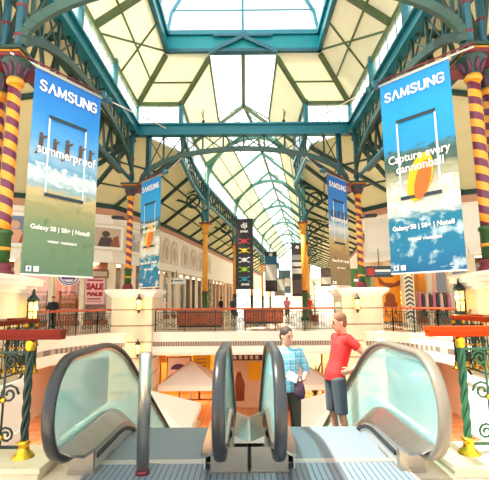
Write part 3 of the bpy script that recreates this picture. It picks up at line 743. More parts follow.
# ------------------------------------------------------------------ crossing columns (two striped shafts, one painted capital, pipes above) on stone pedestals
def column_cluster(x, y, sx, sy, label, small=False):
    """sx, sy: direction towards the middle of the crossing"""
    t = thing('striped_column', label, 'column', (x, y, 2.06), 'striped column clusters of the crossing')
    P = [(x+sx*.75, y), (x, y+sy*.65)]; r = .145
    sm = 'stripe' 
    for px, py in P:
        sh = MB().lathe([(r, z) for z in (3.05, 3.5, 4, 4.5, 5, 5.5, 6, 6.75)], (px, py, 0), 18, uv=True).build('shaft', sm, t)
        MB().lathe([(.17, 2.3), (.17, 2.98), (.2, 3.0), (.2, 3.06), (.16, 3.1)], (px, py, 0), 16).build('shaft_foot', 'foot_green', sh)
        MB().lathe([(.28, 2.06), (.28, 2.16), (.22, 2.2), (.24, 2.26), (.19, 2.34)], (px, py, 0), 16).build('base_ring', 'maroon', sh)
        MB().lathe([(.175, 2.62), (.185, 2.66), (.175, 2.7)], (px, py, 0), 16).build('gilt_band', 'gilt', sh)
        MB().lathe([(.16, 6.62), (.2, 6.68), (.2, 6.74), (.165, 6.8)], (px, py, 0), 16).build('neck_ring', 'gilt', sh)
        pipe = MB().lathe([(.1, 7.45), (.1, 10.3)], (px, py, 0), 14).build('upper_post', 'teal_blue', t)
        for z in (7.95, 8.75): MB().lathe([(.102, z-.04), (.125, z-.02), (.125, z+.02), (.102, z+.04)], (px, py, 0), 14).build('collar', 'maroon', pipe)
        b = MB()                                           # bell of the capital, leaves round it
        b.lathe([(.16, 6.75), (.17, 6.85), (.22, 7.02), (.33, 7.18), (.36, 7.22)], (px, py, 0), 16)
        bell = b.build('capital_bell', 'green', t)
        b = MB()
        for k in range(8):
            a = 2*PI*k/8; ca, sa = cos(a), sin(a)
            b.tube([(px+ca*.17, py+sa*.17, 6.82), (px+ca*.2, py+sa*.2, 6.95), (px+ca*.27, py+sa*.27, 7.08), (px+ca*.31, py+sa*.31, 7.1)], [.03, .06, .05, .02], 6)
        b.build('capital_leaf', ['purple', 'green'][int(px*7) % 2] if False else 'purple', bell)
    mx, my = x+sx*.3, y+sy*.28
    MB().box((mx, my, 7.26), (1.36, 1.26, .09)).build('abacus', 'maroon', t)
    MB().box((mx, my, 7.33), (1.4, 1.3, .035)).build('abacus_edge', 'gilt', t)
    MB().box((mx, my, 7.4), (1.5, 1.4, .08)).build('abacus_top', 'green', t)
    return t
column_cluster(-6.25, Y0, 1, 1, 'orange and plum spiral striped column cluster nearest at the left edge')
column_cluster(6.3, Y0, -1, 1, 'orange and plum spiral striped column cluster nearest at the right edge')
column_cluster(-CX, Y1, 1, -1, 'spiral striped column cluster on the far left pedestal beside the narrow blue banner')
column_cluster(CX, Y1, -1, -1, 'spiral striped column cluster on the far right pedestal beside the narrow sandy banner')

def pedestal(x, y, w, label):
    t = thing('pedestal', label, 'pedestal', (x, y, LOW), 'stone pedestals under the striped columns'); h = w/2
    b = MB(); z = LOW
    for i in range(9):
        z1 = min(z+.76, 1.72); b.box2((x-h, y-h, z+.03), (x+h, y+h, z1-.03)); b.box2((x-h+.06, y-h+.06, z1-.04), (x+h-.06, y+h-.06, z1+.04), mi=1); z = z1
        if z >= 1.72: break
    b.build('body', ['stone', 'stone_dark'], t)
    b = MB()
    for d, a, c in ((.05, 1.68, 1.76), (.14, 1.76, 1.84), (.24, 1.84, 1.95), (.28, 1.95, 2.03), (.2, 2.03, 2.06)): b.box2((x-h-d, y-h-d, a), (x+h+d, y+h+d, c))
    b.build('cap', 'wall', t)
    return t
PX, PYN, PYF = 5.45, 8.95, 20.9
pedestal(-6.2, PYN, 1.95, 'cream stone pedestal at the left edge under the nearest left striped columns')
pedestal(6.28, PYN, 1.95, 'cream stone pedestal at the right edge under the nearest right striped columns')
pedestal(-PX, PYF, 1.95, 'far left cream stone pedestal with wall lamp beside the left escalator view')
pedestal(5.65, PYF, 1.95, 'far right cream stone pedestal with wall lamp behind the man in red')

def lantern(x, y, z, k, label, dirn=(0, -1), lit=18):
    t = thing('wall_lantern', label, 'lamp', (x, y, z), 'lit lanterns on the pedestals'); dx, dy = dirn; cx, cy = x+dx*.2*k, y+dy*.2*k
    MB().lathe([(.085*k, -.24*k), (.1*k, .18*k)], (cx, cy, z), 6, smooth=False).build('lit_glass', 'lamp', t)
    b = MB()
    for i in range(6):
        a = 2*PI*i/6; b.bar((cx+.088*k*cos(a), cy+.088*k*sin(a), z-.24*k), (cx+.104*k*cos(a), cy+.104*k*sin(a), z+.18*k), .018*k)
    for zz, r in ((-.24, .1), (-.02, .1), (.18, .115)): b.lathe([(r*k, (zz-.012)*k), (r*k, (zz+.012)*k)], (cx, cy, z), 6, smooth=False)
    b.build('cage', 'iron', t)
    MB().lathe([(.13*k, .19*k), (.11*k, .24*k), (.04*k, .32*k), (.03*k, .36*k), (.015*k, .44*k)], (cx, cy, z), 10).build('hood', 'iron', t)
    MB().lathe([(.02*k, -.4*k), (.05*k, -.34*k), (.09*k, -.25*k)], (cx, cy, z), 10).build('finial', 'iron', t)
    MB().tube([(x, y, z-.2*k), (x+dx*.1*k, y+dy*.1*k, z-.38*k), (cx, cy, z-.34*k)], .02*k, 6).build('bracket', 'brass', t)
    l = bpy.data.lights.new('lantern_bulb', 'POINT'); l.energy = lit; l.color = (1, .72, .32); l.shadow_soft_size = .06
    o = bpy.data.objects.new('lantern_bulb', l); COL.objects.link(o); o.location = (cx+dx*.16*k-x, cy+dy*.16*k-y, .05); o.parent = t
    return t
lantern(-5.22, 9.75, 1.27, 1.15, 'lit amber lantern on the side of the nearest left pedestal', (1, 0))
lantern(5.3, 9.75, 1.45, 1.15, 'lit amber lantern on the side of the nearest right pedestal', (-1, 0))
lantern(-5.05, 19.92, 1.35, 1.1, 'lit brass lantern on the front of the far left pedestal, at walkway height')
lantern(5.35, 19.92, 1.3, 1.1, 'lit brass lantern on the front of the far right pedestal')
lantern(-5.05, 19.92, -.72, 1.0, 'lower brass lantern on the far left pedestal, just below the walkway edge')

# ------------------------------------------------------------------ balustrade railings round the void
def scroll(b, o, d, u0, z0, r, turns=1.6, sg=1, w=.022):
    pts = []
    for i in range(15):
        a = turns*2*PI*i/14; rr = r*(1-.8*i/14); pts.append((o[0]+d[0]*(u0+sg*rr*cos(a)), o[1]+d[1]*(u0+sg*rr*cos(a)), z0+rr*sin(a)))
    b.tube(pts, w/2, 5)
def railing(pts, label, group, post_every=1.55, z0=0., rail='wood', iron='iron', fine=False, posts=None, over=0., group2=None):
    t = thing('railing', label, 'railing', (pts[0][0], pts[0][1], z0), group)
    for (xa, ya), (xb, yb) in zip(pts[:-1], pts[1:]):
        L = math.hypot(xb-xa, yb-ya); d = ((xb-xa)/L, (yb-ya)/L); at = lambda u, z: (xa+d[0]*u, ya+d[1]*u, z0+z)
        hb = MB().bar(at(-over, 1.1), at(L+over, 1.1), .13, .05).bar(at(-over, 1.06), at(L+over, 1.06), .09, .05)
        hb.build('handrail', rail, t)
        n = posts or max(1, round(L/post_every))
        for i in range(n+1):
            u = L*i/n
            if fine:
                p = at(u, 0); b = MB()
                for k in range(3):                           # rope-twist post
                    b.tube([(p[0]+.019*cos(2*PI*k/3+z*14), p[1]+.019*sin(2*PI*k/3+z*14), z0+z) for z in [.1+.88*j/44 for j in range(45)]],   .019, 7)
                q = b.build('post', iron, t)
                MB().lathe([(.1, 0), (.1, .02), (.075, .05), (.05, .075), (.045, .12), (.06, .14), (.04, .16)], (p[0], p[1], z0), 16).build('post_foot', 'brass', q)
                MB().lathe([(.036, .93), (.044, .95), (.044, 1.0), (.04, 1.04)], (p[0], p[1], z0), 12).build('post_collar', 'brass', q)
            else:
                b = MB().bar(at(u, 0), at(u, 1.04), .05); b.build('post', iron, t)
        for i in range(n):
            ua, ub = L*i/n, L*(i+1)/n; b = MB(); w = .018
            b.bar(at(ua, .1), at(ub, .1), w*1.3); b.bar(at(ua, .92), at(ub, .92), w*1.3)
            um = (ua+ub)/2; bw = ub-ua
            if fine:
                for f in (.18, .5, .82): b.tube([at(ua+bw*f, .1), at(ua+bw*f, 1.04)], .011, 6)
                for sg in (-1, 1):
                    scroll(b, (xa, ya), d, um+sg*bw*.16, z0+.74, .13, sg=sg); scroll(b, (xa, ya), d, um+sg*bw*.16, z0+.3, .13, sg=-sg)
                    scroll(b, (xa, ya), d, um+sg*bw*.36, z0+.84, .075, sg=sg); scroll(b, (xa, ya), d, um+sg*bw*.36, z0+.55, .09, sg=sg); scroll(b, (xa, ya), d, um+sg*bw*.36, z0+.2, .075, sg=-sg)
                    b.tube([at(um+sg*bw*.05, .12), at(um+sg*bw*.2, .3), at(um+sg*bw*.3, .5), at(um+sg*bw*.2, .72), at(um+sg*bw*.05, .9)], .012, 6)
                pn = b.build('scroll_panel', iron, t)
                for f, z in ((.18, .5), (.5, .5), (.82, .5), (.5, .86), (.18, .18), (.82, .18)): MB().ball(at(ua+bw*f, z), .028, 8, 6).build('gilt_boss', 'brass', pn)
            else:
                k = max(3, round(bw/.13))
                for j in range(1, k): b.bar(at(ua+bw*j/k, .1), at(ua+bw*j/k, .92), w)
                for sg in (-1, 1):
                    scroll(b, (xa, ya), d, um+sg*.16, z0+.7, .13, 1.2, sg, .03); scroll(b, (xa, ya), d, um+sg*.16, z0+.3, .13, 1.2, -sg, .03); scroll(b, (xa, ya), d, um+sg*.5, z0+.5, .15, 1.2, sg, .03)
                b.build('scroll_panel', iron, t)
    return t
G = 'ornate iron railings round the void'
KZ = .1
for s, nm in ((-1, 'left'), (1, 'right')):
    k = MB().box2((min(s*1.72, s*4.5), 3.62, 0), (max(s*1.72, s*4.5), 4.16, KZ*.6)); k.box2((min(s*1.7, s*4.5), 3.6, KZ*.6), (max(s*1.7, s*4.5), 4.18, KZ))
    tag(k.build('stone_kerb', 'kerb'), 'worn cream marble kerb under the nearest %s railing' % nm, 'kerb', 'marble kerbs beside the escalators')
    railing([(s*1.98, 3.87), (s*4.35, 3.87)], 'nearest %s railing with twisted green posts, brass feet and wooden handrail beside the escalator' % nm, G, z0=KZ-.02, rail='wood' if s < 0 else 'wood_sunlit',
            iron='iron' if s < 0 else 'iron_light', fine=True, posts=2, over=.3)
    railing([(s*4.36, 4.4), (s*4.45, 8.9), (s*5.08, 8.95)], 'second railing on the %s, running back from the near railing to the pedestal with lantern' % nm, G, fine=True, posts=3, rail='wood' if s < 0 else 'wood_sunlit')
    railing([(s*7.5, 12), (s*8.4, 15), (s*8.1, 17.5), (s*6.95, 19.6), (s*6.5, 20.2)], '%s walkway railing curving round the void in front of the %s shops' % (nm, 'pink lit sale' if s < 0 else 'orange lit'), G, rail='wood_far')
railing([(-4.4, 20.45), (4.4, 20.45)], 'long straight far railing with red brown handrail between the two far pedestals', G, rail='wood_far')

# ------------------------------------------------------------------ escalators
def deck_path(off=0.):
    a = [(3.42, .28), (4.0, .30), (4.35, .30)]; b = bez((4.4, .30), (4.85, .30), (5.3, .30-.55*.577), 8); c = [(12.6, .30-7.85*.577)]; d = bez((12.8, .30-8.05*.577), (13.4, -4.7), (13.9, -4.7), 5)+[(15.0, -4.7)]
    return [(y, z+off) for y, z in a+b+c+d]
def rail_path():
    a = [(4.0, .2), (3.8, .2)]; b = [(y, z) for y, z in arc(3.6, .6, .4, 270, 90, 16)]
    c = [(3.9, 1.0), (4.2, 1.0)]; d = bez((4.3, 1.0), (4.73, 1.0), (5.25, 1.03-.5*.577), 8); e = [(8, 1.03-3.25*.577), (12.6, 1.03-7.85*.577)]
    f = bez((12.8, 1.03-8.05*.577), (13.4, -3.97), (13.9, -3.97), 6); g = [(14.5, -3.97)]+[(y, z) for y, z in arc(14.6, -4.39, .42, 90, -90, 12)]+[(14.2, -4.81)]
    return a+b+c+d+e+f+g
def escalator(xa, xb, label):
    xc = (xa+xb)/2; hw = (xb-xa)/2
    t = thing('escalator', label, 'escalator', (xc, 4.75, 0), 'pair of escalators going down from the walkway')
    MB().box2((xc-hw+.1, 2.75, -.12), (xc+hw-.1, 3.92, .012)).build('landing_plate', 'plate', t)
    MB().box2((xc-hw+.1, 3.92, -.1), (xc+hw-.1, 4.0, .022)).build('comb_plate', 'brass' if False else 'steel_soft', t)
    st = None; w = hw-.12
    # flat treads leaving the comb, then the flight
    ys = [(4.0+.4*i, 0.) for i in range(2)]
    y, z = 4.8, 0.
    step_me = None
    flight = [(4.0, 0.), (4.4, 0.)]
    for i in range(23):
        flight.append((4.8-.05+.4*i, -.231*(i+.15)))
    for (sy, sz) in flight:
        if step_me is None:
            b = MB().box2((-w, 0, -.03), (w, .4, 0)).box2((-w, .37, -.25), (w, .4, -.03)); step_me = b.mesh('step'); step_me.materials.append(M['tread'])
        if True:
            o = bpy.data.objects.new('step', step_me); COL.objects.link(o); o.parent = t
        else:
            o = bpy.data.objects.new('step', step_me); COL.objects.link(o); o.parent = t
        o.location = (0, sy-4.75, sz)
    # sheet-metal truss under the flight
    b = MB(); dp = deck_path(-.28)
    b.slab([(xc-hw-.08, 3.3, -.12)]+[(xc-hw-.08, y, z-.1) for y, z in dp[3:-1]]+[(xc-hw-.08, 15, LOW+.0), (xc-hw-.08, 12.4, LOW), (xc-hw-.08, 4.9, -1.15), (xc-hw-.08, 3.3, -1.05)], 1, d=(.1, 0, 0))
    b.slab([(xc+hw-.02, 3.3, -.12)]+[(xc+hw-.02, y, z-.1) for y, z in dp[3:-1]]+[(xc+hw-.02, 15, LOW+.0), (xc+hw-.02, 12.4, LOW), (xc+hw-.02, 4.9, -1.15), (xc+hw-.02, 3.3, -1.05)], 1, d=(.1, 0, 0))
    b.slab([(xc-hw, 4.9, -1.15), (xc+hw, 4.9, -1.15), (xc+hw, 12.4, LOW), (xc-hw, 12.4, LOW)], 1, d=(0, .03, .05))
    b.build('truss_cladding', 'whitep', t)
    MB().box2((xc-hw+.1, 13.3, LOW), (xc+hw-.1, 15.0, LOW+.02)).build('lower_landing_plate', 'plate', t)
    for s, x in ((-1, xa), (1, xb)):
        i = -s                                                # inward direction
        rp = rail_path(); dk = deck_path()
        # glass between deck and handrail
        up = [(y, z) for y, z in rp[2:-1]]
        inner = []
        for k, (y, z) in enumerate(up):
            a, c = up[max(k-1, 0)], up[min(k+1, len(up)-1)]; ty, tz = c[0]-a[0], c[1]-a[1]; L = math.hypot(ty, tz); inner.append((y+tz/L*.03, z-ty/L*.03))
        body = inner+[(14.5, -4.75)]+[(y, z-.06) for y, z in reversed(dk[1:-1])]
        MB().slab([(x-.006, y, z) for y, z in body], 1, d=(.012, 0, 0)).build('glass_panel', 'bglass', t)
        el = [(.045, -.012), (.05, .008), (.04, .026), (.015, .034), (-.015, .034), (-.04, .026), (-.05, .008), (-.045, -.012), (-.02, -.02), (.02, -.02)]
        hr = MB().sweep([(x, y, z) for y, z in rp], el).build('handrail', 'rubber' if x < 0 or x < .5 else 'rubber_sunlit', t)
        MB().sweep([(x, y, z) for y, z in rp[1:-1]], [(.018, -.045), (.018, -.018), (-.018, -.018), (-.018, -.045)], False).build('handrail_track', 'steel', hr)
        MB().tube([(x, 3.98, .19), (x, 4.1, .19), (x, 4.2, .17)], [.075, .085, .07], 12).build('inlet_boot', 'dark', hr)
        # deck: flat capping, sloped inner face, skirt
        b = MB()
        sec = [(-i*.09, -.30), (-i*.09, -.02), (-i*.07, .0), (i*.02, .0), (i*.05, -.01)]
        dk2 = [(3.36, .33), (3.42, .33), (3.55, .33), (3.8, .33)]+[(y, z+.03) for y, z in dk[1:]]
        b.sweep([(x, y, z) for y, z in dk2], [(-i*.06, -.07), (-i*.06, -.01), (-i*.03, .0), (i*.03, .0), (i*.17, -.12), (i*.17, -.15), (i*.02, -.1)][::(1 if i < 0 else -1)], False, scale=[.12, .55, .9])
        d = b.build('deck', 'steel', t)
        b = MB().sweep([(x, y, z-.12) for y, z in dk2[3:]], [(i*.15, -.34), (i*.15, .0), (i*.165, .0), (i*.165, -.34)][::(1 if i < 0 else -1)], False)
        b.build('skirt_panel', 'steel_soft', d)
        b = MB().sweep([(x, y, z-.2) for y, z in dk2[3:]], [(i*.166, -.02), (i*.166, .02), (i*.185, .015), (i*.185, -.015)][::(1 if i < 0 else -1)], False)
        b.build('skirt_brush', 'dark', d)
        nx = sorted((x-i*(.05 if abs(x) > 1 else .216), x+i*(.16 if abs(x) > 1 else .1))); nb = MB().box2((nx[0], 3.74, 0), (nx[1], 4.3, .21)); nb.box2((nx[0]-.008, 3.73, 0), (nx[1]+.008, 4.3, .025))
        nb.build('newel_box', 'newel', t)
    return t
escalator(-1.47, -.205, 'left escalator with aqua glass balustrades, empty, its near landing in the shade')
escalator(.26, 1.475, 'right escalator carrying the two men, its near landing washed out by sun')
t = thing('gap_cover', 'brushed metal cover strip between the two escalators with dark slot', 'cover', (0, 3.5, 0))
MB().sweep([(.028, 3.74, .3)]+[(.028, y, z-.01) for y, z in deck_path()[2:]], [(-.13, -.06), (-.13, 0), (-.012, -.05), (.012, -.05), (.13, 0), (.13, -.06)][::-1], False).build('cover_plate', 'steel', t)
MB().box2((.014, 3.78, 0), (.041, 3.9, .2)).build('slot', 'dark', t)

MB().box2((-.302, 2.75, -.1), (.357, 3.72, .008)).build('floor_strip', 'plate', t)
# bollard
t = thing('bollard', 'round brushed steel bollard standing in front of the left escalator', 'bollard', (-.88, 3.72, .012))
MB().lathe([(.055, .03), (.055, .985), (.05, 1.0), (.0, 1.0)], (-.88, 3.72, .012), 28).build('tube', 'steel', t)
MB().lathe([(.06, 0), (.06, .022), (.055, .03)], (-.88, 3.72, .012), 28).build('foot_ring', 'maroon', t)
# ------------------------------------------------------------------ nave: columns, arches, girders
YA = [31, 43, 55, 67, 79, 91]
HW = 3.8
ANG = math.atan(.163)
def nave_column():
    """template: column at the origin, nave centre towards +x, aisle towards -x"""
    t = thing('nave_column', 'x', 'column', (0, 0, 0))
    MB().lathe([(.34, 0), (.34, .25), (.22, .32), (.2, 1.9), (.25, 1.95), (.25, 2.05), (.2, 2.12)], seg=16).build('base', 'foot_green', t)
    MB().lathe([(.2, 2.1), (.18, 6.7)], seg=18).build('shaft', 'orange', t)
    MB().lathe([(.2, 2.1), (.24, 2.16), (.2, 2.22)], seg=18).build('base_ring', 'maroon', t)
    MB().lathe([(.19, 6.55), (.26, 6.65), (.22, 6.75), (.25, 7.0), (.34, 7.2), (.36, 7.3), (.3, 7.34)], seg=18).build('capital', 'gilt', t)
    MB().box((0, 0, 7.38), (.8, .8, .1)).build('abacus', 'maroon', t)
    b = MB()
    for dx in (-.2, .2): b.bar((dx, 0, 7.4), (dx, 0, 10.5), .13)
    for k in range(6): b.bar((-.2, 0, 7.5+.5*k), (.2, 0, 8.0+.5*k), .05); b.bar((.2, 0, 7.5+.5*k), (-.2, 0, 8.0+.5*k), .05)
    b.build('upper_post', 'teal', t)
    # bracket into the aisle: quarter arch, strut, ring ornament
    b = MB()
    q = [(-.2-3.9*(1-cos(a)), 0, 7.5+2.1*sin(a)) for a in [PI/2*i/10 for i in range(11)]]
    for p, r in zip(q[:-1], q[1:]): b.bar(p, r, .16, .16, up=(0, 1, 0))
    b.bar((-.2, 0, 10.2), (-4.3, 0, 9.15), .12, .18)
    br = b.build('bracket', 'green', t)
    c = MB(); c.tube([(-1.0+.52*cos(2*PI*i/18), 0, 9.2+.52*sin(2*PI*i/18)) for i in range(18)], .075, 6, closed=True)
    for a in (PI/4, 3*PI/4): c.bar((-1.0-.5*cos(a), 0, 9.2-.5*sin(a)), (-1.0+.5*cos(a), 0, 9.2+.5*sin(a)), .06)
    c.build('ring_ornament', 'green', br)
    b = MB()
    for s in (-1, 1):
        q = [(0, s*(.15+2.2*(1-cos(a))), 7.6+1.6*sin(a)) for a in [PI/2*i/8 for i in range(9)]]
        for p, r in zip(q[:-1], q[1:]): b.bar(p, r, .1, .12, up=(1, 0, 0))
    b.build('side_bracket', 'mid_green', t)
    return t
nc = nave_column(); ordw = ['first', 'second', 'third', 'fourth', 'fifth', 'sixth']
for s, nm in ((-1, 'left'), (1, 'right')):
    for i, y in enumerate(YA[:5]):
        place(nc, (ax(y)+s*HW*cos(ANG), y-s*HW*sin(ANG)*.0, 0), -ANG+(0 if s < 0 else PI),
              'golden orange iron column of the nave, %s back along the %s side' % (ordw[i], nm), 'orange columns of the nave', first=(s == -1 and i == 0))
def nave_arch():
    t = thing('nave_arch', 'x', 'arch', (0, 0, 0))
    A, Z, B = HW, 10.6, 3.75
    pts = [(A*cos(a), 0, Z+B*sin(a)) for a in [PI*i/24 for i in range(25)]]
    b = MB(); c = MB()
    for p, q in zip(pts[:-1], pts[1:]): b.bar(p, q, .27, .36, up=(0, 1, 0))
    for s in (-1, 1): b.bar((s*A, 0, 9.2), (s*A, 0, 10.7), .3, .16)
    b.build('arch_rib', 'mid_green', t)
    for i in range(3, 22, 3): 
        p = pts[i]; c.bar(p, (p[0]*1.02, 0, p[2]+.35), .07)
    c.bar((-1.6, 0, 14.6), (0, 0, 15.2), .08); c.bar((1.6, 0, 14.6), (0, 0, 15.2), .08)
    c.build('arch_strut', 'olive', t); return t
na = nave_arch()
for i, y in enumerate(YA): place(na, (ax(y), y, 0), -ANG, '%s green iron arch of the nave roof counted from the crossing' % ordw[i], 'round arches of the nave roof', first=i == 0)
for s, nm in ((-1, 'left'), (1, 'right')):
    t = thing('lattice_girder', 'teal lattice girder carried on the %s row of orange nave columns' % nm, 'girder', (s*NW, 21, 9.0), 'lattice girders along the nave')
    st = [cs(y, s, 'e') for y in ST[1:]]; b = MB(); c = MB()
    for p, q in zip(st[:-1], st[1:]):
        c.bar((p[0], p[1], 9.1), (q[0], q[1], 9.1), .2, .16); c.bar((p[0], p[1], 10.5), (q[0], q[1], 10.5), .24, .2)
        L = math.hypot(q[0]-p[0], q[1]-p[1]); n = max(2, round(L/1.0))
        for k in range(n):
            f, g = k/n, (k+1)/n; a = (p[0]+(q[0]-p[0])*f, p[1]+(q[1]-p[1])*f); e = (p[0]+(q[0]-p[0])*g, p[1]+(q[1]-p[1])*g)
            b.bar((*a, 9.1), (*e, 10.5), .08); b.bar((*e, 9.1), (*a, 10.5), .08)
    c.build('chord', 'teal', t); b.build('lattice', 'green', t)

# ------------------------------------------------------------------ the four tall phone banners
HB = 5.1
M['art_sand'] = ramp_art('beach_print', HB, [(0, (92, 128, 102)), (.22, (110, 138, 104)), (.33, (150, 150, 104)), (.40, (196, 180, 132)), (.43, (130, 170, 184)), (.49, (206, 220, 224)), (.53, (96, 156, 192)), (.58, (140, 184, 216)), (.66, (84, 160, 220)), (.8, (34, 132, 214)), (1, (20, 108, 196))],
   [(.02, .42, (74, 104, 84), .62, 3.2), (.44, .54, (240, 246, 246), .52, 5)])
M['art_dune'] = ramp_art('dune_print', HB, [(0, (120, 108, 74)), (.3, (140, 124, 84)), (.42, (186, 168, 120)), (.46, (150, 170, 180)), (.52, (206, 214, 216)), (.58, (120, 170, 206)), (.64, (40, 130, 206)), (1, (18, 104, 196))],
   [(.02, .42, (92, 84, 56), .6, 3.2)])
M['art_wave'] = ramp_art('splash_print', HB, [(0, (8, 104, 156)), (.12, (14, 124, 168)), (.27, (4, 124, 158)), (.30, (200, 214, 210)), (.42, (206, 200, 180)), (.50, (150, 150, 120)), (.54, (64, 96, 84)), (.60, (70, 110, 110)), (.63, (30, 150, 214)), (.8, (20, 158, 228)), (1, (16, 140, 220))],
   [(.02, .27, (214, 240, 246), .56, 2.6), (.29, .46, (236, 240, 238), .52, 4), (.50, .62, (36, 70, 60), .55, 6)])
def phone_banner(name, label, a, b, style, near):
    A, B = Vector(a), Vector(b); d = B-A; w = d.length; rz = math.atan2(d.y, d.x); c = (A+B)/2
    t = tag(bpy.data.objects.new(name, None), label, 'banner', 'tall phone banners at the crossing'); COL.objects.link(t); OFF[t.name] = (0, 0, 0)
    h = w/2; b = MB(); n = 8
    vs = [(-h+w*i/n, .012*sin(i*1.3+j*.5), HB*j/12) for j in range(13) for i in range(n+1)]
    vb = [(x, y+.008, z) for x, y, z in vs]; N = len(vs); m = n+1
    fs = [(j*m+i, j*m+i+1, (j+1)*m+i+1, (j+1)*m+i) for j in range(12) for i in range(n)]
    fs += [(N+q[3], N+q[2], N+q[1], N+q[0]) for q in fs]
    b.add(vs+vb, fs, True)
    b.build('cloth', ('art_sand' if near else 'art_dune') if style == 'sand' else 'art_wave', t)
    MB().bar((-h-.03, 0, HB+.02), (h+.03, 0, HB+.02), .05).build('hem_rod', 'steel_soft', t)
    MB().bar((-h, .004, .02), (h, .004, .02), .03, .04).build('hem_weight', 'whitep', t)
    Y = -.03
    kk = w*.84/6.7; strokes(WORD, -w*.42, HB*.925-.13, kk, 'white', t, 'brand_lettering', Y, kk*.215)
    # phone outline
    pw, z0, z1 = w*.27, HB*.39, HB*.775
    if style == 'wave': z0, z1 = HB*.375, HB*.77
    for a_, b_ in ((z1-.03, z1+.06), (z0-.06, z0+.03)): MB().box2((-pw-.02, Y-.004, a_), (pw+.02, Y, b_)).build('phone_outline', 'phone_dark', t)
    for s in (-1, 1): MB().box2((s*pw-.025, Y-.003, z0), (s*pw+.025, Y+.001, z1)).build('phone_edge', 'phone_edge', t)
    if style == 'sand':
        for fx, fz, k in ((-.7, 2.92, .74), (-.34, 2.98, .6), (0, 2.92, .78), (.38, 2.96, .7), (.68, 3.0, .6)):
            fx *= h/.95; f = MB()
            f.slab([(fx-.07*k, Y-.002, fz+.3*k), (fx+.07*k, Y-.002, fz+.28*k), (fx+.08*k, Y-.002, fz+.62*k), (fx-.06*k, Y-.002, fz+.64*k)], .003)
            f.slab([(fx-.06*k, Y-.002, fz+.32*k), (fx-.2*k, Y-.002, fz), (fx-.13*k, Y-.002, fz), (fx+.03*k, Y-.002, fz+.3*k)], .003)
            f.slab([(fx, Y-.002, fz+.32*k), (fx+.12*k, Y-.002, fz+.08*k), (fx+.18*k, Y-.002, fz+.1*k), (fx+.08*k, Y-.002, fz+.32*k)], .003)
            f.slab([(fx+.05*k, Y-.002, fz+.55*k), (fx+.22*k, Y-.002, fz+.68*k), (fx+.2*k, Y-.002, fz+.73*k), (fx+.03*k, Y-.002, fz+.63*k)], .003)
            f.slab([(fx+.07*k*cos(2*PI*i/8), Y-.002, fz+.71*k+.07*k*sin(2*PI*i/8)) for i in range(8)], .003)
            f.build('printed_runner', 'print_brown', t)
        text('summerproof', .36, 'white', t, 'slogan_lettering', .02, HB*.605, Y-.008, width=w*.86, bold=.004)
        text('Galaxy S8 | S8+ | Note8', .16, 'white', t, 'model_lettering', -.02, HB*.225, Y, width=w*.84, bold=.004)
        text('water resistant', .12, 'white', t, 'claim_lettering', .02, HB*.165, Y, width=w*.42, bold=.002)
    else:
        f = MB(); g = MB()                                   # bodyboard seen end up in the spray
        E_ = [( .3*cos(2*PI*i/20), .62*sin(2*PI*i/20)) for i in range(20)]; ca, sa = cos(-.3), sin(-.3)
        f.slab([(x*ca-z*sa+.02, Y-.001, x*sa+z*ca+2.36) for x, z in E_], .002)
        g.slab([(x*.62*ca-z*.8*sa+.08, Y-.004, x*.62*sa+z*.8*ca+2.28) for x, z in E_], .002)
        f.build('printed_board', 'print_yellow', t); g.build('printed_swimmer', 'print_orange', t)
        text('Capture every', .3, 'white', t, 'slogan_lettering', 0, HB*.575, Y-.008, width=w*.86, bold=.004)
        text('cannonball', .3, 'white', t, 'slogan_lettering', .02, HB*.52, Y-.008, width=w*.66, bold=.004)
        text('Galaxy S8 | S8+ | Note8', .16, 'white', t, 'model_lettering', -.02, HB*.225, Y, width=w*.84, bold=.004)
        text('Water resistant', .12, 'white', t, 'claim_lettering', .02, HB*.165, Y, width=w*.46, bold=.003)
    f = MB()
    for x in (-h+.16, -h+.34): 
        f.box2((x-.065, Y-.004, .09), (x+.065, Y, .22))
    f.build('social_icon', 'white', t)
    f = MB(); f.box2((-h+.145, Y-.006, .1), (-h+.17, Y-.003, .2)); f.box2((-h+.12, Y-.006, .15), (-h+.2, Y-.003, .17)); f.lathe([(.03, -.003), (.03, 0)], (-h+.34, Y-.004, .155), 10)
    f.build('social_mark', 'print_blue', t)
    t.location = (c.x, c.y, 2.08); t.rotation_euler = (0, 0, rz)
    return t

phone_banner('phone_banner', 'large blue and beach green banner with summerproof slogan hanging near the left edge', (-5.1, 9.3), (-4.05, 10.9), 'sand', True)
phone_banner('phone_banner', 'large blue splash banner with bodyboard and cannonball slogan hanging near the right edge', (3.72, 10.4), (4.95, 9.1), 'wave', True)
phone_banner('phone_banner', 'narrow far left blue banner with orange bodyboard hanging by the far striped column', (-5.0, 19.35), (-3.8, 18.1), 'wave', False)
phone_banner('phone_banner', 'narrow far right banner with sandy lower half hanging by the far striped column', (3.8, 18.1), (5.0, 19.4), 'sand', False)
def banner_pole(p, q, r, label):
    t = thing('banner_pole', label, 'pole', p, 'poles carrying the phone banners')
    P, Q = Vector(p), Vector(q)
    MB().tube([P, Q], .035, 8).build('pole', 'steel', t)
    MB().tube([P+Vector((0, 0, .1)), P.lerp(Q, .9)+Vector((0, 0, .1))], .022, 8).build('stay_rod', 'maroon', t)
    b = MB().ball(Q, .1, 10, 8); b.box(P.lerp(Q, .93)+Vector((0, 0, .06)), (.14, .14, .24)); b.build('end_clamp', 'teal_blue', t)
    MB().tube([Q, r], .018, 6).build('stay_cable', 'steel_soft', t)
banner_pole((-5.45, 8.8, 7.24), (-3.9, 11.15, 7.24), (-5.5, 20.8, 12.1) if False else (-2.6, 13.0, 7.2), 'pole holding the summerproof banner out from the near left capital')
banner_pole((5.35, 8.7, 7.24), (3.5, 10.65, 7.24), (2.4, 12.2, 7.2), 'pole holding the cannonball banner out from the near right capital')
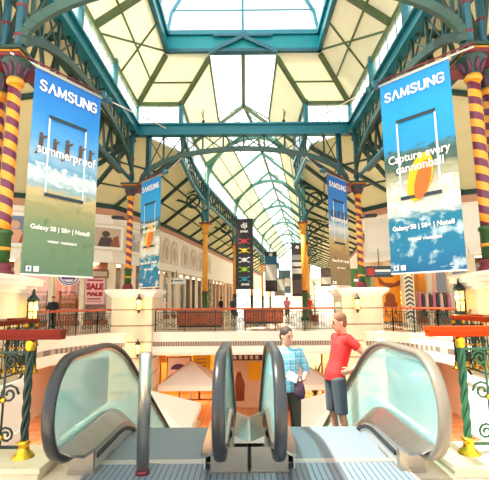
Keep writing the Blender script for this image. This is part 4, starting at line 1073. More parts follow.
banner_pole((-5.4, 19.9, 7.24), (-3.5, 17.8, 7.24), (-2.7, 17.0, 7.6), 'pole holding the narrow far left banner out from its capital')
banner_pole((5.4, 19.9, 7.24), (3.5, 17.8, 7.24), (2.7, 17.0, 7.6), 'pole holding the narrow far right banner out from its capital')

for s, nm in ((-1, 'left'), (1, 'right')):
    t = thing('security_camera', 'small dark security camera fixed to the far %s striped column' % nm, 'camera', (s*CX, 20.2, 5.55), 'security cameras on the far columns')
    MB().bar((s*CX, 20.2, 5.55), (s*(CX+.28), 20.05, 5.55), .06).build('arm', 'dark', t); MB().bar((s*(CX+.22), 20.05, 5.6), (s*(CX+.75), 19.95, 5.62), .16).build('housing', 'dark', t); MB().bar((s*(CX+.72), 19.95, 5.62), (s*(CX+.8), 19.93, 5.62), .11).build('lens', 'eye', t)
# hanging signs down the middle of the nave
def hang_banner(x, y, w, z0, z1, label, blocks, rz=-ANG, base='sign_black', words=None):
    t = tag(bpy.data.objects.new('hanging_banner', None), label, 'banner', 'dark banners hanging down the nave'); COL.objects.link(t); OFF[t.name] = (0, 0, 0)
    h = z1-z0
    MB().box2((-w/2, -.02, 0), (w/2, .02, h)).build('cloth', base, t)
    MB().bar((-w/2-.05, 0, h), (w/2+.05, 0, h), .07).bar((-w/2-.05, 0, 0), (w/2+.05, 0, 0), .06).build('hem_rod', 'dark', t)
    MB().tube([(-w*.4, 0, h), (-w*.4, 0, 11.5-z0)], .015, 5).tube([(w*.4, 0, h), (w*.4, 0, 11.5-z0)], .015, 5).build('hanger_wire', 'dark', t)
    for (a, b_, c, e, m) in blocks:
        MB().box2((a*w/2, -.03, b_*h), (c*w/2, -.02, e*h)).build('printed_block', m, t)
    for (body, sz, fx, fz, m) in (words or ()): text(body, sz, m, t, 'lettering', fx*w/2, fz*h, -.04, ext=.004, bold=.01)
    t.location = (x, y, z0); t.rotation_euler = (0, 0, rz); return t

hb = hang_banner(-.02, 28.8, 1.25, 2.3, 7.25, 'black banner with five coloured drone shapes, nearest of the signs hung down the nave', [], words=[('dji', .5, 0, .91, 'white'), ('SPARK', .2, 0, .82, 'white'), ('SPARK', .2, .1, .06, 'white')])
for i, c in enumerate(((216, 66, 92), (240, 206, 50), (238, 240, 242), (170, 208, 40), (40, 160, 176))):
    flat('drone_%d' % i, c); z = 4.95*(.68-.135*i); b = MB()
    b.slab([(.17*cos(2*PI*k/10), -.035, z+.15*sin(2*PI*k/10)) for k in range(10)], .01)
    for sx in (-1, 1):
        for sz in (-1, 1):
            b.bar((0, -.035, z), (sx*.3, -.035, z+sz*.14), .05); b.box((sx*.33, -.035, z+sz*.16), (.14, .012, .05))
    b.build('drone_print', 'drone_%d' % i, hb)
hang_banner(2.95, 46, 1.35, 2.5, 6.9, 'second dark banner down the nave, blue top and pale picture', [(-.96, .68, .96, .9, 'sign_blue'), (-.9, .28, .9, .68, 'sign_pale')], words=[('dji', .42, 0, .94, 'white')])
hang_banner(6.9, 71, 2.0, 2.8, 6.6, 'third hanging banner down the nave, teal grey with pale middle', [(-.9, .3, .9, .66, 'sign_pale')], base='sign_teal')
hang_banner(5.05, 39, 1.1, 1.9, 6.9, 'tall dark banner with pale bands hanging beside the right orange columns', [(-.95, .42, .95, .52, 'sign_pale'), (-.95, .56, .95, .64, 'sign_pale'), (-.95, .68, .95, .78, 'sign_grey'), (-.95, .04, .95, .3, 'sign_brown')], words=[('dji', .36, 0, .93, 'white')])
hang_banner(4.9, 58, 1.5, 2.2, 4.6, 'small pale poster sign hung low in the middle of the nave', [(-.9, .3, .9, .92, 'sign_pale')], base='sign_grey')
hang_banner(8.55, 41, 1.9, 2.9, 4.6, 'dark shop fascia sign hung low at the right of the nave', [(-.95, .1, .95, .5, 'sign_pale')], base='sign_brown')
# ------------------------------------------------------------------ shops on the upper floor


def seg_at(W, i, f, off=0., z=0., s=1):
    p, q = Vector(W[i]), Vector(W[i+1]); d = (q-p).normalized(); n = Vector((-d.y, d.x))*off*s; v = p.lerp(q, f)+n
    return (v.x, v.y, z)
shopn = [0]
def shop(W, i, s, back, deep, panes, door=None, lightc=(1, .75, .5), en=120, lab='', f0=0., f1=1.):
    """glazed shopfront in one stretch of the wall; s = +1 when the room lies to the left of the line"""
    shopn[0] += 1; k = shopn[0]; P = lambda f, o, z: seg_at(W, i, f0+(f1-f0)*f, o, z, s)
    b = MB(); b.slab([P(0, deep, 0), P(1, deep, 0), P(1, deep, ZB), P(0, deep, ZB)], .1)
    for f in (0, 1): b.slab([P(f, .1, 0), P(f, deep, 0), P(f, deep, ZB), P(f, .1, ZB)], .06)
    struct('wall_shop_%d' % k, b, back)
    struct('ceiling_shop_%d' % k, MB().slab([P(0, 0, ZB-.05), P(1, 0, ZB-.05), P(1, deep, ZB-.05), P(0, deep, ZB-.05)], .04), 'whitep')
    b = MB()
    for j in range(panes+1):
        f = j/panes; a = Vector(P(f, 0, 0)); b.bar(a, (a.x, a.y, ZB-.1), .5 if j == 0 else (.44 if j == panes else .3), .3 if j < panes else .27)
    struct('trim_%d' % (19+k), b, 'stone')
    for j in range(panes):
        fa, fb = (j+.06)/panes, (j+.94)/panes
        if j == door: continue
        window([P(fa, .05, .3), P(fb, .05, .3), P(fb, .05, 3.6), P(fa, .05, 3.6)], 'shopglass', frame='shop_wood', bw=.08, t=.012)
        m = struct('window_sill_%d_%d' % (k, j), MB().bar(P(fa, 0, .15), P(fb, 0, .15), .16, .3), 'shop_wood')
    for j in range(panes):
        c = P((j+.5)/panes, deep*.45, ZB-.12); p0 = Vector(P(0, 0, 0)); p1 = Vector(P(1, 0, 0)); rz = math.atan2(p1.y-p0.y, p1.x-p0.x)
        t = thing('ceiling_light', 'lit ceiling panel in %s, bay %d' % (lab, j+1), 'light', c, 'lit ceiling panels in the shops')
        MB().box(c, (1.3, .5, .06), rz).build('diffuser', 'light', t)
        l = bpy.data.lights.new('shop_light', 'AREA'); l.shape = 'RECTANGLE'; l.size = 1.2; l.size_y = .5; l.energy = en; l.color = lightc
        o = bpy.data.objects.new('shop_light', l); COL.objects.link(o); o.location = (0, 0, -.08); o.rotation_euler = (0, 0, rz); o.parent = t
def mannequin(x, y, rz, top, bottom, label):
    t = thing('mannequin', label, 'mannequin', (0, 0, 0), 'shop window mannequins')
    MB().lathe([(.22, 0), (.22, .02), (.03, .03), (.03, .2)], seg=12).build('stand', 'steel', t)
    b = MB()
    b.tube([(0, 0, 1.45), (0, 0, 1.52), (0, 0, 1.6), (0, 0, 1.7), (0, 0, 1.78), (0, 0, 1.8)], [.05, .05, .07, .085, .06, .02], 10)
    for s in (-1, 1): b.tube([(s*.08, 0, .5), (s*.08, 0, .1), (s*.08, -.02, .03)], [.055, .035, .04], 8); b.tube([(s*.24, 0, 1.1), (s*.26, -.06, .88), (s*.25, -.1, .75)], [.04, .03, .025], 8)
    b.build('body', 'whitep', t)
    b = MB(); b.tube([(0, 0, .82), (0, 0, .95), (0, 0, 1.15), (0, 0, 1.35), (0, 0, 1.47)], [.2, .17, .14, .2, .08], 12, rb=[.14, .12, .11, .12, .06])
    for s in (-1, 1): b.tube([(s*.17, 0, 1.4), (s*.22, 0, 1.25), (s*.25, 0, 1.05)], [.07, .06, .05], 8)
    b.build('top', top, t)
    b = MB(); b.tube([(0, 0, .86), (0, 0, .7), (0, 0, .45)], [.18, .22, .26], 12, rb=[.13, .16, .2]); b.build('skirt', bottom, t)
    t.location = (x, y, 0); t.rotation_euler = (0, 0, rz); return t
shop(WL, 1, 1, 'shop_pink', 3.0, 3, None, (1, .72, .6), 31, 'the pink lit sale shop')
shop(WL, 2, 1, 'shop_wood', 3.0, 3, 1, (1, .76, .5), 21, 'the shop at the rounded left corner')
shop(WL, 3, 1, 'shop_grey_dark', 3.0, 4, 1, (1, .85, .68), 21, 'the shop behind the white and blue sign')
shop(WL, 4, 1, 'shop_grey_dark', 3.0, 6, 2, (1, .8, .68), 18, 'the first long shop on the left of the nave', 0, .35)
shop(WL, 4, 1, 'shop_wood', 3.0, 6, 3, (1, .8, .6), 18, 'the second long shop on the left of the nave', .35, .7)
shop(WR, 1, -1, 'shop_dark', 3.0, 3, None, (1, .7, .6), 11, 'the clothes shop at the right edge')
shop(WR, 2, -1, 'shop_amber', 3.0, 2, None, (1, .62, .2), 43, 'the amber lit shop on the right')
shop(WR, 3, -1, 'shop_cream', 3.0, 2, 1, (1, .75, .5), 18, 'the first shop along the right of the nave')
shop(WR, 4, -1, 'shop_cream', 3.0, 3, 1, (1, .8, .6), 18, 'the second shop along the right of the nave')
shop(WR, 5, -1, 'shop_pink', 3.0, 6, 2, (1, .8, .6), 18, 'the long shop far along the right of the nave', 0, .35)
shop(WR, 0, -1, 'shop_wood', 3.0, 4, None, (1, .7, .5), 16, 'the shop outside the right edge', .55, 1)
shop(WL, 0, 1, 'shop_wood', 3.0, 4, None, (1, .7, .5), 16, 'the shop outside the left edge', .55, 1)

def wall_panel(name, W, i, f, s, z0, z1, w, label, cat, group, build):
    """a flat thing fixed to the wall: built in its own x-z plane facing -y and turned to the wall"""
    p, q = Vector(W[i]), Vector(W[i+1]); d = q-p; c = seg_at(W, i, f, -.03, z0, s)
    t = tag(bpy.data.objects.new(name, None), label, cat, group); COL.objects.link(t); OFF[t.name] = (0, 0, 0)
    build(t, w, z1-z0)
    t.location = c; t.rotation_euler = (0, 0, math.atan2(d.y, d.x)); return t
def pic(cols):
    def f(t, w, h):
        MB().box2((-w/2, -.05, 0), (w/2, 0, h)).build('mount', 'whitep', t)
        b = MB()
        for p, q in (((-w/2, -w/2+.1), (0, h)), ((w/2-.1, w/2), (0, h)), ((-w/2, w/2), (0, .1)), ((-w/2, w/2), (h-.1, h))): b.box2((p[0], -.09, q[0]), (p[1], -.05, q[1]))
        b.build('frame', 'stone', t)
        a, c, e = cols
        MB().box2((-w*.38, -.06, h*.14), (w*.38, -.05, h*.86)).build('print', a, t)
        b = MB(); b.slab([(w*.12*cos(2*PI*k/10)-w*.06, -.062, h*.62+h*.12*sin(2*PI*k/10)) for k in range(10)], .004)
        b.slab([(-w*.3, -.062, h*.15), (w*.2, -.062, h*.15), (w*.1, -.062, h*.5), (-w*.2, -.062, h*.5)], .004); b.build('print_figure', c, t)
        MB().slab([(w*.05, -.064, h*.15), (w*.36, -.064, h*.15), (w*.3, -.064, h*.6), (w*.16, -.064, h*.5)], .004).build('print_shade', e, t)
    return f

GP = 'framed pictures on the bulkhead'
wall_panel('framed_picture', WL, 0, .985, 1, 4.7, 7.0, 2.2, 'framed picture with a bather and blue sky at the left edge behind the striped column', 'picture', GP, pic(('pic_blue', 'pic_skin', 'flag_red')))
wall_panel('framed_picture', WL, 1, .93, 1, 4.9, 6.7, 2.3, 'framed sepia picture of dark figures on the wall right of the summerproof banner', 'picture', GP, pic(('pic_sand', 'pic_dark', 'shop_wood')))
wall_panel('framed_picture', WL, 2, .62, 1, 4.8, 6.8, 2.0, 'framed pale picture between the far left striped column and narrow blue banner', 'picture', GP, pic(('pic_pale', 'pic_grey', 'pic_sand')))
wall_panel('framed_picture', WR, 2, .62, -1, 4.8, 6.6, 1.9, 'framed pale grey picture left of the cannonball banner', 'picture', GP, pic(('pic_sand', 'pic_pale', 'pic_grey')))
wall_panel('framed_picture', WR, 0, .975, -1, 4.9, 7.0, 1.5, 'framed grey picture of a dark dressed figure right of the cannonball banner', 'picture', GP, pic(('pic_grey', 'pic_dark', 'slate')))
def medallion(t, w, h):
    pr = [(-w/2, 0), (w/2, 0)]+[(w/2*cos(a), h*.45+h*.55*sin(a)) for a in [PI*i/12 for i in range(13)]]
    MB().slab([(x, -.06, z) for x, z in pr], 1, d=(0, .06, 0)).build('panel', 'pic_pale', t)
    b = MB(); q = [(x*1.04, -.08, z) for x, z in pr[1:]]
    for a, c in zip(q[:-1], q[1:]): b.bar(a, c, .12, .1, up=(0, 1, 0))
    b.build('moulding', 'stone', t)
    b = MB(); b.ball((0, -.06, h*.42), .5, 12, 8, (w*.6, .16, h*.62)); b.build('relief', 'pic_sand', t)
for i, f in enumerate((.1, .36, .62, .88)):
    wall_panel('arched_relief', WL, 3, f, 1, 4.75, 6.9, 1.35, 'arched cream relief panel on the left bulkhead, %s beyond the narrow blue banner' % ordw[i], 'relief', 'arched relief panels on the left bulkhead', medallion)
for i, f in enumerate((.06, .14, .22, .30)):
    wall_panel('arched_relief', WL, 4, f, 1, 4.75, 6.9, 2.0, 'arched cream relief panel high on the left nave wall, %s past the first orange column' % ordw[i], 'relief', 'arched relief panels on the left bulkhead', medallion)

# signs and displays in the left shop
def at_dir(u, y): return ((u-246)/409*y*1.0)
def upright(name, x, y, z, rz, label, cat, group=None):
    t = tag(bpy.data.objects.new(name, None), label, cat, group); COL.objects.link(t); OFF[t.name] = (0, 0, 0); t.location = (x, y, z); t.rotation_euler = (0, 0, rz); return t
aL = math.atan2(3.2, 4.5)
p = seg_at(WL, 1, .80, -.12, 1.35); t = upright('sale_poster', p[0], p[1], p[2], aL, 'pink poster with red SALE lettering in the left shop window', 'poster')
MB().box2((-.62, -.02, 0), (.62, 0, 1.75)).build('paper', 'poster_pink', t)
text('SALE', .52, 'poster_red', t, 'lettering', 0, 1.1, -.03, bold=.035, width=1.1); text('SALE', .3, 'poster_red', t, 'lettering', 0, .62, -.03, bold=.03, width=1.0)
b = MB(); b.box2((-.5, -.03, 1.48), (.5, -.02, 1.58)); b.box2((-.5, -.03, .28), (.4, -.02, .36)); b.box2((-.5, -.03, .14), (.5, -.02, .18)); b.build('printed_rule', 'poster_red', t)
t = upright('picture_frame', p[0]+.1, p[1]-.02, 3.05, aL, 'empty dark picture frame over the SALE poster', 'frame')
b = MB()
for lo, hi in (((-.75, 0), (-.67, .5)), ((.67, 0), (.75, .5)), ((-.75, 0), (.75, .08)), ((-.75, .42), (.75, .5))): b.box2((lo[0], -.05, lo[1]), (hi[0], 0, hi[1]))
b.build('frame', 'shop_wood', t); MB().box2((-.66, -.03, .09), (.66, -.01, .41)).build('board', 'pic_sand', t)
p = seg_at(WL, 1, .5, -.12, 2.9); t = upright('round_sign', p[0], p[1], p[2], aL, 'round white shop sign with purple ring below the summerproof banner', 'sign')
b = MB(); b.slab([(.72*cos(2*PI*k/28), -.06, .3+.72*sin(2*PI*k/28)) for k in range(28)], 1, d=(0, .05, 0)); b.build('disc', 'white', t)
b = MB(); b.tube([(.62*cos(2*PI*k/28), -.07, .3+.62*sin(2*PI*k/28)) for k in range(28)], .035, 6, closed=True); b.tube([(.3*cos(a), -.07, -.02+.18*sin(a)) for a in [-PI+PI*k/8 for k in range(9)]], .03, 6)
b.box2((-.42, -.075, .0), (.42, -.06, .3)); b.build('ring', 'purple_print', t)
for i, (f, o) in enumerate(((.2, 1.3), (.62, 1.3))):
    p = seg_at(WL, 1, f, o, 0); t = upright('display_shelf', p[0], p[1], 0, aL, 'wooden display shelf with goods in the pink lit shop, %s' % ('nearer the left edge' if i == 0 else 'below the round sign'), 'shelf', 'display shelves in the sale shop')
    b = MB()
    for z in (.1, .6, 1.1, 1.6, 2.1): b.box2((-.8, 0, z), (.8, .4, z+.05))
    for x in (-.8, .76): b.box2((x, 0, 0), (x+.05, .4, 2.2))
    b.build('rack', 'shop_wood', t)
    for z in (.65, 1.15, 1.65):
        b = MB()
        for k in range(6): b.box((-.62+.25*k, .18, z+.14), (.17, .2, .2+.1*((k*7) % 3)/3))
        b.build('goods', ['poster_pink', 'pic_pale', 'frame_gold'][int(z*2) % 3], t)
for j, (W, i, f, s, a, c, lb) in enumerate(((WL, 1, .68, 1, 'poster_red', 'shop_dark', 'red topped mannequin left of the SALE poster'), (WL, 2, .25, 1, 'pic_blue', 'shop_dark', 'blue topped mannequin in the rounded corner shop'), (WL, 2, .82, 1, 'whitep', 'pic_dark', 'white topped mannequin in the rounded corner shop'),
        (WL, 3, .2, 1, 'pic_dark', 'pic_dark', 'dark dressed mannequin in the shop behind the white sign'), (WL, 3, .85, 1, 'poster_pink', 'pic_dark', 'pink topped mannequin in the shop behind the white sign'),
        (WR, 1, .3, -1, 'poster_pink', 'slate', 'pink topped mannequin at the right edge shop'), (WR, 1, .55, -1, 'flat_rose', 'slate', 'rose topped mannequin in the right clothes shop window'), (WR, 1, .8, -1, 'slate', 'pic_blue', 'slate grey mannequin beside the chevron post'))):
    p = seg_at(W, i, f, .7, 0, s); mannequin(p[0], p[1], RND.uniform(-.5, .5), a, c, lb)
p = seg_at(WL, 3, .8, -.5, 3.0); t = upright('shop_sign', p[0], p[1], p[2], .25, 'small white projecting sign with blue mark on the left of the nave', 'sign')
MB().box2((-.85, -.05, 0), (.85, .05, .55)).build('board', 'white', t); MB().box2((-.55, -.06, .16), (-.3, -.05, .4)).build('mark', 'print_blue', t); b = MB(); b.box2((-.2, -.06, .24), (.6, -.05, .33)); b.build('printed_rule', 'slate', t)
MB().tube([(0, 0, .55), (0, 0, 1.2)], .03, 6).build('hanger', 'dark', t)

# right side: hanging flag sign, parcel sign, chevron post, amber display
t = upright('hanging_sign', 7.55, 23.0, 2.72, 0, 'dark hanging sign with red patch and white blue stripe right of the far right column', 'sign')
MB().box2((-.75, -.06, 0), (.75, .06, .62)).build('board', 'slate', t); MB().box2((-.68, -.075, .1), (-.3, -.06, .5)).build('red_patch', 'flag_red', t)
b = MB(); b.box2((-.25, -.075, .3), (.62, -.06, .42)); b.build('white_stripe', 'white', t); MB().box2((-.25, -.075, .16), (.62, -.06, .26)).build('blue_stripe', 'flag_blue', t); MB().tube([(0, 0, .62), (0, 0, 1.6)], .025, 6).build('hanger', 'dark', t)
t = upright('hanging_sign', 6.55, 23.6, 2.1, 0, 'green hanging sign with red and white figure beside the far right column', 'sign')
MB().box2((-.65, -.05, 0), (.65, .05, 1.15)).build('board', 'leaf', t)
b = MB(); b.slab([(.2*cos(2*PI*k/12), -.065, .72+.2*sin(2*PI*k/12)) for k in range(12)], .01); b.box2((-.2, -.065, .1), (.2, -.055, .5)); b.build('red_figure', 'flag_red', t)
b = MB(); b.box2((-.3, -.075, .42), (.3, -.066, .56)); b.box2((.1, -.075, .1), (.3, -.066, .4)); b.build('white_band', 'white', t); MB().tube([(0, 0, 1.15), (0, 0, 2.1)], .025, 6).build('hanger', 'dark', t)
t = thing('chevron_post', 'pale square post with dark zigzag chevrons outside the right shops', 'post', (9.55, 24.2, 0))
MB().box2((9.25, 23.95, 0), (9.85, 24.45, 3.2)).build('post', 'stone', t)
b = MB()
for k in range(11):
    z = .35+.25*k
    b.slab([(9.32, 23.94, z), (9.55, 23.94, z+.14), (9.55, 23.94, z+.25), (9.32, 23.94, z+.11)], .01); b.slab([(9.78, 23.94, z), (9.78, 23.94, z+.11), (9.55, 23.94, z+.25), (9.55, 23.94, z+.14)], .01)
b.build('chevrons', 'slate', t)
MB().ball((9.55, 23.9, 3.0), .12).build('lamp_globe', 'lamp', t)

t = upright('window_display', 8.75, 24.9, 0, 0, 'amber window display board with a dark chair shape in the orange lit shop', 'display')
MB().box2((-.85, 0, .2), (.85, .08, 3.5)).build('board', 'amber_print', t)
b = MB(); b.slab([(-.7, -.01, 2.9), (-.3, -.01, 2.5), (.3, -.01, 2.45), (.75, -.01, 2.7), (.6, -.01, 2.3), (0, -.01, 2.15), (-.6, -.01, 2.4)], .02)
b.slab([(-.3, -.01, 1.3), (.3, -.01, 1.3), (.26, -.01, 1.75), (0, -.01, 1.9), (-.26, -.01, 1.75)], .02); b.box2((-.4, -.02, 1.0), (.4, -.005, 1.3)); b.box2((-.34, -.02, .6), (-.24, -.005, 1.0)); b.box2((.24, -.02, .6), (.34, -.005, 1.0)); b.build('printed_chair', 'amber_dark', t)
b = MB()
for k in range(3): b.box2((-.78, -.02, 1.2+.3*k), (-.64, -.005, 1.35+.3*k)); b.box2((.64, -.02, 1.2+.3*k), (.78, -.005, 1.35+.3*k))
b.build('glowing_patch', 'lamp', t)  # flat patches made to glow, though no lamp sits there
t = upright('clothes_rail', 11.3, 24.6, 0, -.3, 'rail of pink and dark garments in the right clothes shop', 'rail')
MB().tube([(-1, 0, 0), (-1, 0, 1.9), (1, 0, 1.9), (1, 0, 0)], .025, 6).build('frame', 'steel', t)
for k in range(9):
    b = MB().tube([(-.85+.2*k, 0, 1.86), (-.85+.2*k, 0, 1.7), (-.85+.2*k, 0, 1.2), (-.85+.2*k, 0, .8)], [.02, .1, .12, .14], 8, rb=[.02, .2, .22, .24]); b.build('garment', ['flat_rose', 'slate', 'poster_pink', 'pic_dark'][k % 4], t)

# furniture on the far walkway
def planter(x, y, k, label):
    t = thing('potted_shrub', label, 'plant', (x, y, 0), 'slim potted shrubs by the orange columns')
    MB().lathe([(.24, 0), (.3, .42), (.33, .46), (.28, .46)], (x, y, 0), 14).build('pot', 'clay', t)
    MB().tube([(x, y, .4), (x+.02, y, 1.0), (x, y, 1.7*k)], [.04, .035, .015], 8).build('trunk', 'shop_wood', t)
    b = MB()
    for i in range(260):
        h = RND.uniform(.05, 1); a = RND.uniform(0, 2*PI); r = .34*k*(1-.75*h)*math.sqrt(RND.random()); c = Vector((x+r*cos(a), y+r*sin(a), .5+h*1.75*k)); q = .11
        d = Vector((cos(a), sin(a), RND.uniform(-.3, .8))).normalized(); e = d.cross(Vector((0, 0, 1))).normalized()
        b.add([c-d*q*.3, c+e*q*.4+d*q*.4, c+d*q*1.2, c-e*q*.4+d*q*.4], [(0, 1, 2, 3)], mi=i % 2)
    b.build('foliage', ['leaf', 'leaf2'], t)
planter(-2.5, 29.5, 1.25, 'slim potted shrub at the foot of the first orange column on the left')
planter(.25, 40.5, 1.25, 'slim potted shrub at the foot of the second orange column on the left')
planter(4.9, 29.3, 1.4, 'slim potted shrub at the foot of the orange columns on the right')
planter(6.3, 40.5, 1.2, 'slim potted shrub behind the right orange columns')
for (x, y, lb) in ((-2.6, 24.2, 'left'), (1.2, 27.5, 'middle')):
    t = thing('kiosk_counter', 'red brown panelled kiosk counter behind the long far railing, %s one' % lb, 'counter', (x, y, 0), 'red brown kiosk counters')
    MB().box2((x-1.3, y-.4, .08), (x+1.3, y+.4, .88)).build('body', 'clay', t); MB().box2((x-1.4, y-.5, .88), (x+1.4, y+.5, .95)).build('worktop', 'shop_wood', t); MB().box2((x-1.25, y-.35, 0), (x+1.25, y+.35, .08)).build('plinth', 'dark', t)
    b = MB()
    for k in range(4): b.box2((x-1.2+.62*k, y-.415, .18), (x-.68+.62*k, y-.4, .78))
    b.build('front_panels', 'wood_far', t)

# ------------------------------------------------------------------ lower floor seen down the void

LW = [(-30, 27), (-7, 27.2), (-1.4, 27.2), (1.8, 27.2), (8, 27.2), (30, 27)]
struct('wall_lower_far', MB().box2((-30, 27.0, -1.5), (30, 27.3, -1.1)), 'low_pale')
lowback = ['shop_wood', 'low_orange', 'shop_wood', 'shop_cream', 'shop_wood']
for k, (p, q) in enumerate(zip(LW[:-1], LW[1:])):
    b = MB(); b.box2((p[0]+.2, 30, LOW), (q[0]-.2, 30.2, -1.1)); struct('wall_lower_%d' % (k+1), b, lowback[k])
    b = MB(); b.box2((q[0]-.25, 26.9, LOW), (q[0]+.25, 30.2, -1.1)); struct('wall_lower_side_%d' % (k+1), b, 'stone')
    if k in (1, 2, 3):
        n = 4 if k != 2 else 2
        for j in range(n):
            if j == 1 and k != 2: continue
            xa = p[0]+.3+(q[0]-p[0]-.6)*j/n; xb = p[0]+.3+(q[0]-p[0]-.6)*(j+1)/n
            window([(xa, 27.15, LOW+.3), (xb, 27.15, LOW+.3), (xb, 27.15, -1.6), (xa, 27.15, -1.6)], 'shopglass', frame='shop_wood', bw=.1, t=.012)
        c = ((p[0]+q[0])/2, 28.4, -1.2)
        t = thing('ceiling_light', 'lit panel in the lower floor shop %s' % ['', 'left below the far railing', 'between the escalator handrails', 'below the two men'][k], 'light', c, 'lit panels in the lower shops')
        MB().box(c, (2.4, .6, .06)).build('diffuser', 'light', t)
        l = bpy.data.lights.new('shop_light', 'AREA'); l.shape = 'RECTANGLE'; l.size = 3; l.size_y = .8; l.energy = 200; l.color = (1, .72, .45)
        o = bpy.data.objects.new('shop_light', l); COL.objects.link(o); o.location = (0, 0, -.06); o.parent = t
for s, nm in ((-1, 'left'), (1, 'right')):
    struct('wall_lower_'+nm, MB().box2((min(s*12, s*12.3), -5, LOW), (max(s*12, s*12.3), 27, -1.1)), 'low_pale')
t = thing('light_box', 'white light box with purple umbrella mark in the lower left shop', 'sign', (-4.1, 26.6, -3.6))
MB().box2((-4.95, 26.55, -3.7), (-3.4, 26.7, -1.95)).build('case', 'shop_wood', t); MB().box2((-4.87, 26.52, -3.62), (-3.48, 26.56, -2.03)).build('panel', 'white', t)
b = MB(); b.slab([(-4.18+.5*cos(a), 26.51, -2.75+.34*sin(a)) for a in [PI*k/12 for k in range(13)]], .008); b.box2((-4.2, 26.5, -3.1), (-4.16, 26.515, -2.7)); b.build('umbrella_mark', 'purple_print', t)
t = thing('hanging_sign', 'yellow hanging shop sign over the lower floor left of the escalators', 'sign', (-2.7, 25.2, -2.4))
MB().box((-2.6, 25.2, -2.15), (1.1, .1, .9), .5).build('board', 'low_yellow', t); MB().tube([(-2.65, 25.2, -1.7), (-2.65, 25.2, -1.1)], .03, 6).build('hanger', 'dark', t)
b = MB()
for k in range(3): b.box((-2.62+.02*k, 25.13, -1.95-.2*k), (.7-.1*k, .012, .07), .5)
b.build('printed_line', 'frame_gold', t)
t = thing('fascia_board', 'orange fascia board over the lower left shop entrance', 'sign', (-5.9, 26.7, -2.2)); MB().box2((-7.0, 26.6, -2.3), (-5.0, 26.8, -1.4)).build('board', 'low_orange', t); MB().box2((-7.0, 26.55, -2.34), (-5.0, 26.85, -2.28)).build('edge', 'frame_gold', t)
t = thing('poster_panel', 'framed poster with a person seen between the centre handrails on the lower floor', 'poster', (.1, 26.4, LOW))
MB().box2((-.95, 26.3, LOW), (1.15, 26.45, -1.75)).build('board', 'shop_cream', t); MB().box2((-.9, 26.28, -2.2), (1.1, 26.31, -1.8)).build('header', 'pic_dark', t)
MB().box2((.15, 26.27, -3.4), (1.0, 26.31, -2.3)).build('yellow_block', 'low_yellow', t); MB().tube([(-.35, 26.27, -4.6), (-.35, 26.27, -3.6), (-.4, 26.27, -3.2), (-.4, 26.27, -2.9)], [.25, .3, .2, .12], 10, rb=[.02]*4).build('printed_person', 'shop_wood', t)
b = MB()
for k in range(5): b.box2((-.75+.34*k, 26.26, -2.12), (-.55+.34*k, 26.285, -1.9))
b.build('header_marks', 'white', t)
for s, nm in ((-1, 'left'), (1, 'right')):
    # big pale market umbrellas on the lower floor
    for (cx, cy, k, lb) in ((s*3.85, 15.8, 0, 'nearer'), (s*2.9, 22.8, 1, 'farther')):
        t = thing('market_umbrella', '%s pale square market umbrella on the lower floor %s of the escalators' % (lb, nm), 'umbrella', (cx, cy, LOW), 'market umbrellas on the lower floor')
        h = 2.0-.5*k; zt, ze = -1.75, -2.75
        b = MB(); apex = (cx, cy, zt); cn_ = [(cx-h, cy-h, ze), (cx+h, cy-h, ze), (cx+h, cy+h, ze), (cx-h, cy+h, ze)]
        for i in range(4): b.slab([cn_[i], cn_[(i+1) % 4], apex], 1, d=(0, 0, .03))
        for i in range(4):
            p, q = Vector(cn_[i]), Vector(cn_[(i+1) % 4]); b.slab([p, q, q-Vector((0, 0, .22)), p-Vector((0, 0, .22))], .012)
        b.build('canopy', 'whitep', t); MB().tube([(cx, cy, LOW), (cx, cy, zt)], .05, 8).build('pole', 'steel', t); MB().box((cx, cy, LOW+.06), (.9, .9, .12)).build('foot', 'stone', t)
        for i in range(4): MB().bar((cx, cy, zt-.08), Vector(cn_[i])-Vector((0, 0, .02)), .04).build('rib', 'steel', t)
for (x, y, lb) in ((4.2, 25.9, 'left of the man in red'), (2.4, 25.9, 'between the two men')):
    t = thing('potted_plant', 'leafy potted plant on the lower floor %s' % lb, 'plant', (x, y, LOW), 'potted plants on the lower floor')
    MB().lathe([(.3, 0), (.4, .6), (.34, .6)], (x, y, LOW), 12).build('pot', 'clay', t)
    for i in range(16):
        a = 2*PI*i/16; r = RND.uniform(.5, .9); z = LOW+.6; ca, sa = cos(a), sin(a); hh = RND.uniform(1.0, 2.2)
        MB().tube([(x, y, z), (x+ca*r*.4, y+sa*r*.4, z+hh*.7), (x+ca*r, y+sa*r, z+hh)], [.02, .12, .01], 6, rb=[.01, .03, .005]).build('leaf', 'leaf' if i % 2 else 'leaf2', t)
for x, lb in ((4.95, 'right'), (-7.3, 'left')):
    t = thing('round_column', 'white round column on the lower floor under the walkway, %s one' % lb, 'column', (x, 23.5, LOW), 'white columns on the lower floor')
    MB().lathe([(.28, .3), (.28, 3.6)], (x, 23.5, LOW), 20).build('shaft', 'whitep', t); MB().lathe([(.4, 0), (.4, .2), (.3, .3)], (x, 23.5, LOW), 20).build('base', 'stone', t); MB().lathe([(.28, 3.6), (.42, 3.75), (.42, 3.9)], (x, 23.5, LOW), 20).build('capital', 'stone', t)

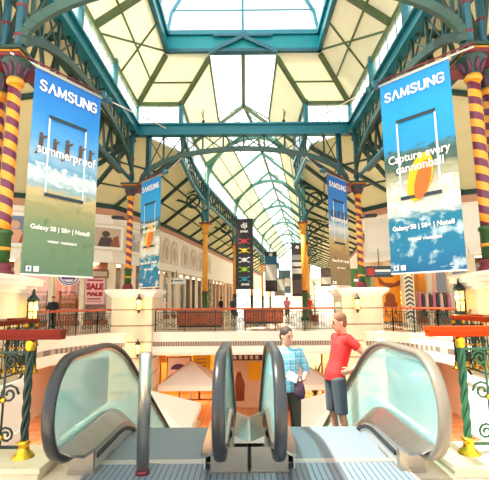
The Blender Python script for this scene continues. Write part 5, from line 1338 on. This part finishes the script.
for s, nm in ((-1, 'left'), (1, 'right')):  # fill lamps under the walkways, added to brighten the lower level
    for i, y in enumerate((9, 16)):
        c = (s*9.8, y, -1.14)
        t = thing('ceiling_light', 'added fill light panel under the %s walkway on the lower floor, %s of two' % (nm, ['nearer', 'farther'][i]), 'light', c, 'added fill panels under the walkways')
        MB().box(c, (1.4, 1.4, .06)).build('diffuser', 'light', t)
        l = bpy.data.lights.new('walkway_fill_light', 'AREA'); l.shape = 'SQUARE'; l.size = 1.4; l.energy = 650; l.color = (1, .86, .68)
        o = bpy.data.objects.new('walkway_fill_light', l); COL.objects.link(o); o.location = (0, 0, -.06); o.parent = t
# ------------------------------------------------------------------ daylight, camera
w = bpy.data.worlds.new('daylight'); S.world = w; w.use_nodes = True
bg = w.node_tree.nodes['Background']; bg.inputs[0].default_value = (.93, .98, 1.0, 1); bg.inputs[1].default_value = SKY
l = bpy.data.lights.new('sun', 'SUN'); l.energy = SUN; l.angle = .03; l.color = (1, .95, .86)
o = bpy.data.objects.new('sun', l); COL.objects.link(o); d = Vector(SUND); o.rotation_euler = d.to_track_quat('-Z', 'Y').to_euler(); o.location = (0, 0, 40)
cam = bpy.data.cameras.new('camera'); cam.sensor_width = 36; cam.lens = 36*FPX/489; cam.clip_end = 500; cam.clip_start = .05
co = bpy.data.objects.new('camera', cam); COL.objects.link(co); S.camera = co
pit, yaw, rol = math.radians(PITCH), math.radians(YAW), math.radians(ROLL)
fwd = Vector((sin(yaw)*cos(pit), cos(yaw)*cos(pit), sin(pit))); rt = fwd.cross(Vector((0, 0, 1))).normalized(); up = rt.cross(fwd)
r2 = rt*cos(rol)-up*sin(rol); u2 = up*cos(rol)+rt*sin(rol)
m = Matrix((r2, u2, -fwd)).transposed().to_4x4(); m.translation = (0, 0, 1.45); co.matrix_world = m
S.view_settings.view_transform = 'Standard'; S.view_settings.look = 'None'; S.view_settings.gamma = 1; S.view_settings.use_curve_mapping = False
S.view_settings.exposure = EXPO
S.cycles.max_bounces = 8; S.cycles.transparent_max_bounces = 16; S.cycles.diffuse_bounces = 5; S.cycles.glossy_bounces = 3; S.cycles.sample_clamp_indirect = 6
S.cycles.caustics_reflective = False; S.cycles.caustics_refractive = False
